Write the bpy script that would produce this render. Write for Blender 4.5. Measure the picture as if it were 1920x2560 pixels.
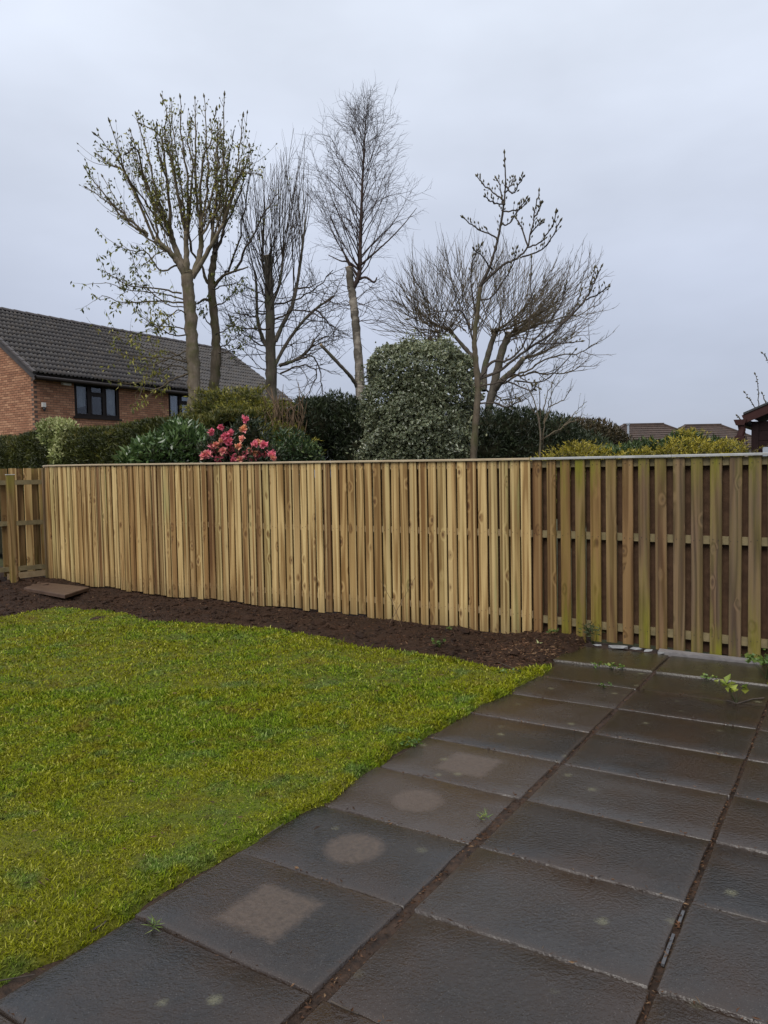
import bpy, math, random
import numpy as np
from mathutils import Vector, Matrix

R = math.radians
scene = bpy.context.scene
for o in list(bpy.data.objects):
    bpy.data.objects.remove(o)
COL = scene.collection
rng = np.random.default_rng(7)
random.seed(7)

# ------------------------------------------------------------------ camera
PITCH, ROLL, HC, FPX = R(2.75), R(-1.08), 1.70, 1900.0      # photo 1920 x 2560
cam_d = bpy.data.cameras.new('camera')
cam_d.sensor_fit = 'VERTICAL'
cam_d.sensor_height = 36.0
cam_d.lens = FPX / 2560.0 * 36.0
cam_d.clip_start = 0.05
cam_d.clip_end = 2000
cam = bpy.data.objects.new('camera', cam_d)
COL.objects.link(cam)
cam.matrix_world = (Matrix.Translation((0, 0, HC)) @ Matrix.Rotation(R(90) - PITCH, 4, 'X')
                    @ Matrix.Rotation(ROLL, 4, 'Z'))
scene.camera = cam

# ------------------------------------------------------------------ world: overcast sky
SUN_EL, SUN_AZ = R(52), R(205)      # azimuth clockwise from +Y
w = bpy.data.worlds.new('World')
scene.world = w
w.use_nodes = True
nt = w.node_tree
for n in list(nt.nodes):
    nt.nodes.remove(n)
out = nt.nodes.new('ShaderNodeOutputWorld')
bg = nt.nodes.new('ShaderNodeBackground')
sky = nt.nodes.new('ShaderNodeTexSky')
sky.sky_type = 'NISHITA'
sky.sun_disc = False
sky.sun_elevation = SUN_EL
sky.sun_rotation = SUN_AZ
tc = nt.nodes.new('ShaderNodeTexCoord')
sep = nt.nodes.new('ShaderNodeSeparateXYZ')
nt.links.new(tc.outputs['Generated'], sep.inputs[0])
ramp = nt.nodes.new('ShaderNodeValToRGB')         # cloud layer: brighter overhead (overcast sky)
e = ramp.color_ramp.elements
e[0].position = 0.0; e[0].color = (4.5, 4.88, 6.1, 1)
e[1].position = 0.9; e[1].color = (10.6, 11.4, 12.6, 1)
el = e.new(0.22); el.color = (5.7, 6.2, 7.5, 1)
el = e.new(0.5); el.color = (8.3, 8.95, 10.2, 1)
nt.links.new(sep.outputs['Z'], ramp.inputs[0])
mp = nt.nodes.new('ShaderNodeMapping')
mp.inputs['Scale'].default_value = (1.0, 1.0, 2.4)
nt.links.new(tc.outputs['Generated'], mp.inputs[0])
no = nt.nodes.new('ShaderNodeTexNoise')
no.inputs['Scale'].default_value = 1.7
no.inputs['Detail'].default_value = 5
no.inputs['Roughness'].default_value = 0.5
nt.links.new(mp.outputs[0], no.inputs[0])
mr = nt.nodes.new('ShaderNodeMapRange')
mr.inputs[1].default_value = 0.3; mr.inputs[2].default_value = 0.7
mr.inputs[3].default_value = 0.83; mr.inputs[4].default_value = 1.15
nt.links.new(no.outputs[0], mr.inputs[0])
mul = nt.nodes.new('ShaderNodeVectorMath'); mul.operation = 'SCALE'
nt.links.new(ramp.outputs[0], mul.inputs[0]); nt.links.new(mr.outputs[0], mul.inputs['Scale'])
mx = nt.nodes.new('ShaderNodeMix'); mx.data_type = 'RGBA'
mx.inputs[0].default_value = 0.9
nt.links.new(sky.outputs[0], mx.inputs[6]); nt.links.new(mul.outputs[0], mx.inputs[7])
nt.links.new(mx.outputs[2], bg.inputs[0])
bg.inputs[1].default_value = 0.0545
nt.links.new(bg.outputs[0], out.inputs[0])

# ------------------------------------------------------------------ soft sun through cloud
sd = bpy.data.lights.new('sun', 'SUN')
sd.energy = 1.5
sd.angle = R(38)
sd.color = (1.0, 0.96, 0.9)
sun = bpy.data.objects.new('sun', sd)
COL.objects.link(sun)
sdir = Vector((math.sin(SUN_AZ) * math.cos(SUN_EL), math.cos(SUN_AZ) * math.cos(SUN_EL), math.sin(SUN_EL)))
sun.rotation_euler = (-sdir).to_track_quat('-Z', 'Y').to_euler()
sun.location = sdir * 60

vs = scene.view_settings
vs.view_transform = 'Standard'
vs.look = 'None'
vs.exposure = 0.85
vs.gamma = 1.0
vs.use_curve_mapping = False
scene.render.resolution_x = 768
scene.render.resolution_y = 1024

# ------------------------------------------------------------------ pixel -> place helpers (pixels of a 1659 x 2212 view)
S = 1920.0 / 1659.0
def ray(x, y):
    qx, qy = x * S - 960, y * S - 1280
    c, s = math.cos(ROLL), math.sin(ROLL)
    px, py = c * qx + s * qy, -s * qx + c * qy
    ri, up = px / FPX, -py / FPX
    return np.array([ri, math.cos(PITCH) + up * math.sin(PITCH), -math.sin(PITCH) + up * math.cos(PITCH)])
def G(x, y, z=0.0):
    d = ray(x, y); t = (z - HC) / d[2]
    return d * t + np.array([0, 0, HC])
def AT(x, y, Y):
    d = ray(x, y)
    return d * (Y / d[1]) + np.array([0, 0, HC])
def zA(x, y):   # zoom of left trees
    return 172.8 + x / 3.0, 190.1 + y / 3.0
def zC(x, y):   # zoom of right trees
    return 656.6 + x * 0.4062, 172.8 + y * 0.4062

# ------------------------------------------------------------------ mesh helpers
class Buf:
    def __init__(self):
        self.v = []; self.q = []; self.t = []; self.tint = []; self.n = 0
    def add(self, v, q=None, t=None, tint=0.5):
        v = np.asarray(v, float).reshape(-1, 3)
        self.v.append(v)
        if q is not None and len(q): self.q.append(np.asarray(q, int).reshape(-1, 4) + self.n)
        if t is not None and len(t): self.t.append(np.asarray(t, int).reshape(-1, 3) + self.n)
        self.tint.append(np.broadcast_to(np.asarray(tint, float), (len(v),)).copy())
        self.n += len(v)
    def mesh(self, name, smooth=False):
        me = bpy.data.meshes.new(name)
        if not self.v: return me
        v = np.concatenate(self.v).astype(np.float32)
        q = np.concatenate(self.q) if self.q else np.zeros((0, 4), int)
        t = np.concatenate(self.t) if self.t else np.zeros((0, 3), int)
        loops = np.concatenate([q.ravel(), t.ravel()]).astype(np.int32)
        start = np.concatenate([np.arange(len(q)) * 4, len(q) * 4 + np.arange(len(t)) * 3]).astype(np.int32)
        me.vertices.add(len(v)); me.vertices.foreach_set('co', v.ravel())
        me.loops.add(len(loops)); me.loops.foreach_set('vertex_index', loops)
        me.polygons.add(len(start)); me.polygons.foreach_set('loop_start', start)
        a = me.attributes.new('tint', 'FLOAT', 'POINT')
        a.data.foreach_set('value', np.concatenate(self.tint).astype(np.float32))
        me.update(calc_edges=True)
        me.validate()
        me.polygons.foreach_set('use_smooth', np.full(len(me.polygons), bool(smooth)))
        return me
    def box(self, lo, hi, tint=0.5, M=None):
        x0, y0, z0 = lo; x1, y1, z1 = hi
        v = np.array([[x0,y0,z0],[x1,y0,z0],[x1,y1,z0],[x0,y1,z0],[x0,y0,z1],[x1,y0,z1],[x1,y1,z1],[x0,y1,z1]], float)
        if M is not None: v = v @ np.asarray(M)[:3, :3].T + np.asarray(M)[:3, 3]
        self.add(v, [[3,2,1,0],[4,5,6,7],[0,1,5,4],[1,2,6,5],[2,3,7,6],[3,0,4,7]], tint=tint)
    def bar(self, p, q, wdt, hgt, tint=0.5, up=(0, 0, 1)):
        p = np.array(p, float); q = np.array(q, float)
        d = q - p; L = np.linalg.norm(d); d /= L
        s = np.cross(d, up); s /= np.linalg.norm(s); u = np.cross(s, d)
        M = np.eye(4); M[:3, 0] = s; M[:3, 1] = d; M[:3, 2] = u; M[:3, 3] = p
        self.box((-wdt/2, 0, -hgt/2), (wdt/2, L, hgt/2), tint, M)
    def tube(self, pts, rad, k=5, tint=0.5, cap=True):
        pts = np.asarray(pts, float); n = len(pts)
        rad = np.broadcast_to(np.asarray(rad, float), (n,))
        T = np.gradient(pts, axis=0); T /= np.linalg.norm(T, axis=1)[:, None] + 1e-12
        ref = np.array([0.31, 0.82, 0.1]) if abs(T[0] @ np.array([0.31, 0.82, 0.1])) < 0.8 else np.array([1.0, 0, 0.2])
        A = np.cross(T, ref); A /= np.linalg.norm(A, axis=1)[:, None] + 1e-12
        B = np.cross(T, A)
        an = np.arange(k) * 2 * np.pi / k
        v = pts[:, None, :] + rad[:, None, None] * (np.cos(an)[None, :, None] * A[:, None, :] + np.sin(an)[None, :, None] * B[:, None, :])
        i = np.arange(n - 1)[:, None] * k; j = np.arange(k)[None, :]; j2 = (j + 1) % k
        q = np.stack([i + j, i + j2, i + k + j2, i + k + j], -1).reshape(-1, 4)
        v = v.reshape(-1, 3)
        t = None
        if cap:
            v = np.vstack([v, pts[-1]])
            b = (n - 1) * k
            t = [[b + a, b + (a + 1) % k, n * k] for a in range(k)]
        self.add(v, q, t, tint)
    def leaves(self, P, D, L, W, tint, fold=0.25, rn=None):
        """diamond leaves: base P, direction D (n,3), length L, width W"""
        rn = rn or rng
        n = len(P)
        D = D / (np.linalg.norm(D, axis=1)[:, None] + 1e-9)
        r = rn.normal(size=(n, 3))
        Sd = np.cross(D, r); Sd /= np.linalg.norm(Sd, axis=1)[:, None] + 1e-9
        Nn = np.cross(Sd, D)
        L = np.broadcast_to(L, (n,))[:, None]; W = np.broadcast_to(W, (n,))[:, None]
        m = P + D * L * 0.45
        v = np.stack([P, m + Sd * W * 0.5 + Nn * W * fold, P + D * L, m - Sd * W * 0.5 + Nn * W * fold], 1).reshape(-1, 3)
        idx = np.arange(n)[:, None] * 4
        q = idx + np.array([[0, 1, 2, 3]])
        self.add(v, q, None, np.repeat(np.broadcast_to(tint, (n,)), 4))

def obj(name, data, mat=None, parent=None, loc=None, rotz=None):
    me = data.mesh(name) if isinstance(data, Buf) else data
    o = bpy.data.objects.new(name, me)
    COL.objects.link(o)
    if mat is not None and me is not None and len(me.materials) == 0: me.materials.append(mat)
    if parent is not None: o.parent = parent
    if loc is not None: o.location = loc
    if rotz is not None: o.rotation_euler = (0, 0, rotz)
    return o
def tag(o, label, cat, group=None, kind=None):
    o['label'] = label; o['category'] = cat
    if group: o['group'] = group
    if kind: o['kind'] = kind
    return o
def thing(name, label, cat, loc=(0, 0, 0), group=None):
    o = bpy.data.objects.new(name, None)
    COL.objects.link(o); o.location = loc; o.empty_display_size = 0.2
    return tag(o, label, cat, group)
def struct(o, label=None):
    o['kind'] = 'structure'
    if label: o['label'] = label
    return o
def child(name, buf, mat, root, smooth=False):
    """mesh in world coordinates put under a thing whose empty is moved but not turned"""
    for i in range(len(buf.v)):
        buf.v[i] = buf.v[i] - np.array(root.location)
    me = buf.mesh(name, smooth)
    return obj(name, me, mat, root)

def smoothstep(a, b, x):
    t = np.clip((x - a) / (b - a), 0, 1); return t * t * (3 - 2 * t)
_tab = np.random.default_rng(3).random((256, 256))
def vnoise(x, y):
    xi = np.floor(x).astype(int); yi = np.floor(y).astype(int)
    fx = x - xi; fy = y - yi; fx = fx*fx*(3-2*fx); fy = fy*fy*(3-2*fy)
    g = lambda a, b: _tab[a % 256, b % 256]
    return (g(xi, yi)*(1-fx)+g(xi+1, yi)*fx)*(1-fy) + (g(xi, yi+1)*(1-fx)+g(xi+1, yi+1)*fx)*fy
def fbm(x, y, o=4):
    s = 0; a = 0.5
    for k in range(o):
        s = s + a * vnoise(x * 2**k + 17.3*k, y * 2**k + 5.1*k); a *= 0.5
    return s

# ------------------------------------------------------------------ material helpers
class NT:
    def __init__(self, name):
        self.m = bpy.data.materials.new(name); self.m.use_nodes = True
        self.t = self.m.node_tree
        self.b = self.t.nodes['Principled BSDF']
    def n(self, typ, **kw):
        nd = self.t.nodes.new('ShaderNode' + typ)
        for k, v in kw.items(): setattr(nd, k, v)
        return nd
    def set(self, sock, v):
        if hasattr(v, 'is_output') or isinstance(v, bpy.types.NodeSocket): self.t.links.new(v, sock)
        elif v is not None: sock.default_value = v
    def coord(self, kind='Object'):
        return self.n('TexCoord').outputs[kind]
    def pos(self):
        return self.n('NewGeometry').outputs['Position']
    def mapping(self, vec, scale=(1, 1, 1), loc=None):
        m = self.n('Mapping'); self.set(m.inputs[0], vec); m.inputs['Scale'].default_value = scale
        if loc is not None: self.set(m.inputs['Location'], loc)
        return m.outputs[0]
    def noise(self, vec, scale, detail=4, rough=0.55, dist=0.0):
        m = self.n('TexNoise'); self.set(m.inputs['Vector'], vec)
        m.inputs['Scale'].default_value = scale; m.inputs['Detail'].default_value = detail
        m.inputs['Roughness'].default_value = rough; m.inputs['Distortion'].default_value = dist
        return m.outputs[0]
    def vor(self, vec, scale, out='Distance', feature='F1', rnd=1.0):
        m = self.n('TexVoronoi', feature=feature); self.set(m.inputs['Vector'], vec)
        m.inputs['Scale'].default_value = scale; m.inputs['Randomness'].default_value = rnd
        return m.outputs[out]
    def mr(self, v, a, b, c=0.0, d=1.0, smooth=False):
        m = self.n('MapRange'); self.set(m.inputs[0], v)
        if smooth: m.interpolation_type = 'SMOOTHSTEP'
        for i, q in enumerate((a, b, c, d)): m.inputs[i + 1].default_value = q
        return m.outputs[0]
    def math(self, op, a, b=None, clamp=False):
        m = self.n('Math', operation=op); m.use_clamp = clamp
        self.set(m.inputs[0], a)
        if b is not None: self.set(m.inputs[1], b)
        return m.outputs[0]
    def mix(self, f, a, b, mode='MIX'):
        m = self.n('Mix'); m.data_type = 'RGBA'; m.blend_type = mode
        self.set(m.inputs[0], f)
        for s, v in ((m.inputs[6], a), (m.inputs[7], b)):
            if isinstance(v, tuple): v = tuple(v) + ((1,) if len(v) == 3 else ())
            self.set(s, v)
        return m.outputs[2]
    def ramp(self, f, stops, interp='LINEAR'):
        m = self.n('ValToRGB'); self.set(m.inputs[0], f); r = m.color_ramp; r.interpolation = interp
        r.elements[0].position = stops[0][0]; r.elements[0].color = (*stops[0][1], 1)
        r.elements[1].position = stops[-1][0]; r.elements[1].color = (*stops[-1][1], 1)
        for p, c in stops[1:-1]:
            k = r.elements.new(p); k.color = (*c, 1)
        return m.outputs[0]
    def bump(self, h, strength=0.4, dist=0.01, prev=None):
        m = self.n('Bump'); m.inputs['Strength'].default_value = strength; m.inputs['Distance'].default_value = dist
        self.set(m.inputs['Height'], h)
        if prev is not None: self.set(m.inputs['Normal'], prev)
        return m.outputs[0]
    def attr(self, name, typ='GEOMETRY'):
        return self.n('Attribute', attribute_name=name, attribute_type=typ).outputs['Fac']
    def rand(self):
        return self.n('ObjectInfo').outputs['Random']
    def fin(self, col=None, rough=None, nrm=None, spec=None, sub=None):
        if isinstance(col, tuple): col = (*col, 1)
        self.set(self.b.inputs['Base Color'], col)
        self.set(self.b.inputs['Roughness'], rough)
        if nrm is not None: self.set(self.b.inputs['Normal'], nrm)
        if spec is not None: self.set(self.b.inputs['Specular IOR Level'], spec)
        return self.m

def simple(name, c1, c2, scale=6.0, rough=0.7, bump=0.2, spec=0.4, bd=0.01):
    m = NT(name); p = m.pos()
    f = m.noise(p, scale, 5)
    return m.fin(m.mix(m.mr(f, .3, .7), c1, c2), rough, m.bump(m.noise(p, scale * 4, 4), bump, bd), spec)

def timber(name, old=False):
    m = NT(name)
    oc = m.coord('Object'); r = m.rand()
    off = m.n('CombineXYZ')
    m.set(off.inputs[0], m.math('MULTIPLY', r, 37.0)); m.set(off.inputs[2], m.math('MULTIPLY', r, 91.0))
    sh = m.n('VectorMath', operation='ADD'); m.set(sh.inputs[0], m.mapping(oc, (1, 1, 1.85))); m.set(sh.inputs[1], off.outputs[0])
    v = sh.outputs[0]
    kv = m.mapping(v, (8.5, 2.0, 4.6))
    ks = m.n('SeparateXYZ'); m.set(ks.inputs[0], kv)
    kc = m.n('CombineXYZ'); m.set(kc.inputs[0], ks.outputs[0]); m.set(kc.inputs[1], ks.outputs[2])
    kn = m.n('TexVoronoi', voronoi_dimensions='2D'); m.set(kn.inputs['Vector'], kc.outputs[0]); kn.inputs['Scale'].default_value = 1.0
    kd, kr = kn.outputs['Distance'], kn.outputs['Color']
    sepk = m.n('SeparateColor'); m.set(sepk.inputs[0], kr)
    has = m.mr(sepk.outputs[0], 0.72, 0.9)
    knot = m.math('MULTIPLY', m.mr(m.math('DIVIDE', kd, m.math('ADD', m.math('MULTIPLY', sepk.outputs[1], .9), .35)), 0.15, 0.07, smooth=True), has)
    halo = m.math('MULTIPLY', m.mr(kd, 0.42, 0.05, smooth=True), has)
    # growth-ring figure, bent round the knots
    warp = m.math('MULTIPLY', halo, 1.1)
    low = m.noise(m.mapping(v, (5, 5, 0.22)), 1.0, 2)
    fig = m.math('SINE', m.math('MULTIPLY', m.math('ADD', low, m.math('MULTIPLY', warp, .12)), 46.0))
    grain = m.noise(m.mapping(v, (48, 48, 1.1)), 1.0, 5, .65)
    fine = m.noise(m.mapping(v, (260, 260, 7)), 1.0, 3, .6)
    strk = m.math('ADD', m.math('MULTIPLY', m.mr(fig, -1, 1), .35), m.math('MULTIPLY', grain, .65))
    tone = m.noise(m.mapping(v, (9, 9, .6)), 1.0, 3)
    if not old:
        base = m.ramp(r, [(0, (.42, .31, .16)), (.14, (.23, .14, .06)), (.3, (.45, .345, .185)), (.45, (.27, .18, .08)),
                          (.58, (.38, .32, .17)), (.7, (.17, .095, .042)), (.84, (.48, .37, .20)), (1, (.29, .185, .08))])
    else:
        base = m.ramp(r, [(0, (.30, .195, .088)), (.35, (.25, .155, .07)), (.7, (.29, .20, .095)), (1, (.22, .135, .065))])
    c = m.mix(m.mr(strk, .32, .64), m.mix(1.0, base, (.5, .42, .33), 'MULTIPLY'), base)
    c = m.mix(m.mr(tone, .42, .68, 0, .75), c, m.mix(1.0, c, (.58, .5, .4), 'MULTIPLY'))
    c = m.mix(m.mr(tone, .42, .22, 0, .4), c, (.48, .385, .22))
    band = m.noise(m.mapping(v, (24, 24, .1)), 1.0, 1)
    c = m.mix(m.mr(band, .56, .60, 0, .5), c, (.52, .42, .24) if not old else (.33, .24, .12))
    c = m.mix(m.mr(halo, 0.2, 1, 0, .45), c, (.16, .085, .035))
    c = m.mix(m.math('MULTIPLY', knot, .85), c, (.07, .035, .016))
    # green preservative / algae
    if not old:
        g = m.noise(m.mapping(v, (14, 14, .9)), 1.0, 3)
        gm = m.math('MULTIPLY', m.mr(g, .55, .72), m.mr(m.math('FRACT', m.math('MULTIPLY', r, 7.77)), .55, .9, 0, .55))
        c = m.mix(gm, c, (.24, .275, .13))
        # splash of damp at the foot
        sz = m.n('SeparateXYZ'); m.set(sz.inputs[0], oc)
        ft = m.math('ADD', sz.outputs[2], m.math('MULTIPLY', m.math('SUBTRACT', tone, .5), .22))
        c = m.mix(m.mr(ft, .14, 0.0, 0, .45), c, (.10, .075, .04))
    else:
        grey = m.attr('grey', 'OBJECT'); alg = m.attr('algae', 'OBJECT')
        gn = m.noise(m.mapping(v, (18, 18, 1.0)), 1.0, 4)
        c = m.mix(m.math('MULTIPLY', grey, m.mr(gn, .25, .6, .45, 1)), c, m.mix(m.mr(strk, .3, .7), (.062, .045, .034), (.165, .122, .09)))
        sz = m.n('SeparateXYZ'); m.set(sz.inputs[0], oc)
        zz = sz.outputs[2]
        ends = m.math('MAXIMUM', m.mr(zz, .78, 1.0, 0, 1), m.mr(zz, .32, .02, 0, .8))
        an = m.noise(m.mapping(v, (11, 11, 1.2)), 1.0, 5)
        am = m.math('MULTIPLY', m.math('ADD', m.math('MULTIPLY', ends, .75), .3), m.mr(an, .38, .62), )
        am = m.math('MULTIPLY', am, alg, True)
        c = m.mix(am, c, m.mix(m.mr(fine, .3, .7), (.12, .125, .01), (.22, .22, .022)))
    c = m.mix(1.0, c, (1.2, 1.11, .9) if not old else (.92, .83, .70), 'MULTIPLY')
    hgt = m.math('SUBTRACT', m.math('ADD', m.math('MULTIPLY', grain, .6), m.math('MULTIPLY', fine, .4)), m.math('MULTIPLY', knot, .4))
    nrm = m.bump(hgt, .35, .004)
    rg = m.mr(tone, .3, .7, .42, .68)
    return m.fin(c, rg, nrm, .35)

M_NEW = timber('new_timber')
M_OLD = timber('weathered_timber', True)
M_BACK = simple('gap_shade_brown_back', (.05, .026, .014), (.095, .052, .028), 14, .75, .3, .25)  # reddish brown back boards, colour darkened to put shade into the fence gaps

def bark(name, c1, c2, moss=None, scale=9, mossf=(.5, .7)):
    m = NT(name); p = m.pos()
    v = m.mapping(p, (1, 1, .35))
    f = m.noise(v, scale, 6, .65)
    c = m.mix(m.mr(f, .3, .7), c1, c2)
    patch = m.noise(p, 3.5, 3)
    c = m.mix(m.mr(patch, .45, .7, 0, .5), c, m.mix(1.0, c, (.55, .5, .45), 'MULTIPLY'))
    if moss:
        c = m.mix(m.mr(m.noise(p, 4.2, 5), mossf[0], mossf[1], 0, .8), c, moss)
    return m.fin(c, .85, m.bump(m.noise(v, scale * 3, 5, .7), .6, .02), .2)
M_SYC = bark('sycamore_bark', (.09, .07, .05), (.24, .195, .145), (.085, .08, .035), mossf=(.45, .65))
M_BARK = bark('grey_bark', (.055, .047, .037), (.14, .118, .092), (.075, .085, .04))
M_TWIG = bark('twig_bark', (.038, .03, .025), (.085, .068, .054))
M_TWIGP = bark('pale_twig_bark', (.075, .058, .038), (.15, .118, .075))
M_MOSSY = bark('mossy_bark', (.065, .05, .035), (.15, .12, .085), (.058, .058, .022), mossf=(.45, .65))
M_BIRCHT = bark('birch_twig', (.04, .027, .024), (.08, .055, .046))
def birch():
    m = NT('birch_bark'); p = m.pos()
    v = m.mapping(p, (2.2, 2.2, 11))
    f = m.noise(v, 1.6, 5, .6)
    c = m.mix(m.mr(f, .42, .62), (.30, .26, .21), (.17, .14, .11))
    l = m.noise(m.mapping(p, (1, 1, 5.5)), 5.5, 3)
    c = m.mix(m.mr(l, .60, .66, 0, .9), c, (.035, .028, .024))
    b = m.noise(m.mapping(p, (1.4, 1.4, .9)), 2.6, 4)
    c = m.mix(m.mr(b, .40, .50, 0, .85), c, (.06, .05, .036))
    return m.fin(c, .7, m.bump(f, .5, .015), .3)
M_BIRCH = birch()
M_CUT = simple('cut_wood', (.33, .25, .15), (.22, .155, .09), 20, .8)

def leaf(name, stops, rough=.45, spec=.4, pn=2.0, dark=(.6, .6, .6)):
    m = NT(name)
    t = m.attr('tint')
    c = m.ramp(t, stops)
    f = m.noise(m.pos(), pn, 3)
    c = m.mix(m.mr(f, .35, .65), m.mix(1.0, c, dark, 'MULTIPLY'), c)
    mat = m.fin(c, rough, None, spec)
    tr = m.n('BsdfTranslucent'); m.set(tr.inputs[0], c)
    ms = m.n('MixShader'); ms.inputs[0].default_value = .22
    o = m.t.nodes['Material Output']
    m.t.links.new(m.b.outputs[0], ms.inputs[1]); m.t.links.new(tr.outputs[0], ms.inputs[2])
    m.t.links.new(ms.outputs[0], o.inputs[0])
    return mat
M_HEDGE = leaf('hedge_leaf', [(0, (.022, .03, .006)), (.5, (.075, .085, .015)), (.85, (.16, .155, .026)), (1, (.22, .16, .035))])
M_GOLD = leaf('golden_conifer_leaf', [(0, (.02, .03, .006)), (.45, (.06, .078, .013)), (.8, (.16, .165, .022)), (1, (.34, .29, .035))])
M_GOLD2 = leaf('yellow_conifer_leaf', [(0, (.04, .052, .008)), (.35, (.13, .135, .015)), (.75, (.33, .28, .025)), (1, (.50, .40, .05))])
M_DARK = leaf('yew_leaf', [(0, (.009, .015, .007)), (.6, (.026, .038, .015)), (1, (.06, .075, .032))])
M_BROWNH = leaf('brown_hedge_leaf', [(0, (.02, .02, .01)), (.5, (.055, .048, .022)), (1, (.12, .085, .04))])
M_LAUREL = leaf('laurel_leaf', [(0, (.025, .05, .016)), (.6, (.08, .14, .04)), (1, (.2, .28, .1))], .28, .6)
M_CREAM = leaf('cream_variegated_leaf', [(0, (.10, .14, .03)), (.5, (.3, .33, .11)), (1, (.5, .5, .24))], .4)
M_HOLLY = leaf('holly_leaf', [(0, (.03, .045, .024)), (.6, (.075, .105, .055)), (1, (.13, .17, .1))], .25, .6)
M_HOLLYE = leaf('holly_leaf_edge', [(0, (.15, .17, .08)), (.5, (.33, .345, .19)), (1, (.58, .58, .36))], .35, .5)
M_BUDLEAF = leaf('young_leaf', [(0, (.06, .075, .012)), (.5, (.17, .185, .03)), (1, (.36, .32, .06))], .5)
M_GLEAF = leaf('hanging_leaf', [(0, (.022, .042, .014)), (.6, (.05, .085, .03)), (1, (.12, .16, .045))], .4)
M_WEED = leaf('weed_leaf', [(0, (.05, .09, .02)), (.5, (.12, .2, .04)), (1, (.30, .33, .05))], .4)
M_FERN = leaf('seedling_leaf', [(0, (.03, .04, .012)), (1, (.08, .1, .03))], .5)
M_PETAL = leaf('pink_petal', [(0, (.78, .18, .27)), (.45, (.86, .3, .36)), (.75, (.9, .42, .34)), (1, (.92, .54, .3))], .5, .3, dark=(.85, .8, .8))
M_RLEAF = leaf('rhododendron_leaf', [(0, (.016, .024, .012)), (.6, (.035, .055, .022)), (1, (.09, .085, .045))], .35)
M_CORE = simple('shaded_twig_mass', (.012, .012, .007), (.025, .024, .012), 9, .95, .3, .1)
M_DEADTWIG = simple('dead_twigs', (.09, .058, .035), (.17, .115, .07), 8, .9, .2, .2)
M_BUD = simple('bud_scales', (.05, .04, .022), (.10, .085, .04), 30, .7, .1, .3)

# grass
def grassmat(name, blade):
    m = NT(name); p = m.pos()
    big = m.noise(p, .9, 3); mid = m.noise(p, 4.5, 4, .6); sm = m.noise(p, 16, 4)
    t = m.attr('tint') if blade else sm
    g = m.ramp(t, [(0, (.035, .062, .004)), (.4, (.11, .17, .006)), (.8, (.2, .265, .012)), (1, (.38, .40, .08))])
    y = m.ramp(t, [(0, (.07, .08, .003)), (.45, (.175, .187, .004)), (.8, (.26, .265, .01)), (1, (.42, .40, .08))])
    k = m.math('ADD', m.math('MULTIPLY', big, .5), m.math('MULTIPLY', mid, .5))
    c = m.mix(m.mr(k, .44, .54), g, y)
    bl = m.noise(m.mapping(p, (1, 1, 1), (5, 21, 0)), 2.6, 4, .6)
    c = m.mix(m.mr(bl, .56, .66, 0, .8), c, m.ramp(t, [(0, (.03, .06, .008)), (.45, (.085, .15, .02)), (1, (.26, .33, .11))]))
    dk = m.noise(m.mapping(p, (1, 1, 1), (2, 8, 0)), 9, 4, .65)
    c = m.mix(m.mr(dk, .58, .72, 0, .6), c, (.05, .04, .01))
    br = m.noise(m.mapping(p, (1, 1, 1), (11, 3, 0)), 3.1, 5, .65)
    c = m.mix(m.mr(br, .57, .70, 0, .6), c, (.17, .10, .018))
    if blade:
        m.fin(c, .6, None, .08)
        tr = m.n('BsdfTranslucent'); m.set(tr.inputs[0], c)
        ms = m.n('MixShader'); ms.inputs[0].default_value = .25
        m.t.links.new(m.b.outputs[0], ms.inputs[1]); m.t.links.new(tr.outputs[0], ms.inputs[2])
        m.t.links.new(ms.outputs[0], m.t.nodes['Material Output'].inputs[0])
        return m.m
    c = m.mix(.62, c, (.04, .034, .008))
    h = m.noise(p, 55, 4, .7)
    return m.fin(c, .85, m.bump(h, .8, .02), .2)
M_LAWN = grassmat('moss_lawn', False)
M_BLADE = grassmat('grass_blade', True)

def soilmat():
    m = NT('wet_soil'); p = m.pos()
    a = m.noise(p, 2.2, 4); b = m.noise(p, 22, 6, .7); d = m.noise(p, 90, 4, .7)
    c = m.mix(m.mr(b, .32, .68), (.013, .007, .0045), (.042, .022, .013))
    c = m.mix(m.mr(a, .42, .68, 0, .6), c, (.055, .028, .015))
    h = m.math('ADD', m.math('MULTIPLY', b, .7), m.math('MULTIPLY', d, .4))
    return m.fin(c, m.mr(a, .35, .65, .55, .85), m.bump(h, 1.0, .03), .15)
M_SOIL = soilmat()
M_CHIP = leaf('bark_chip', [(0, (.02, .012, .008)), (.45, (.075, .038, .02)), (.8, (.15, .07, .034)), (1, (.26, .16, .085))], .7, .3)

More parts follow.
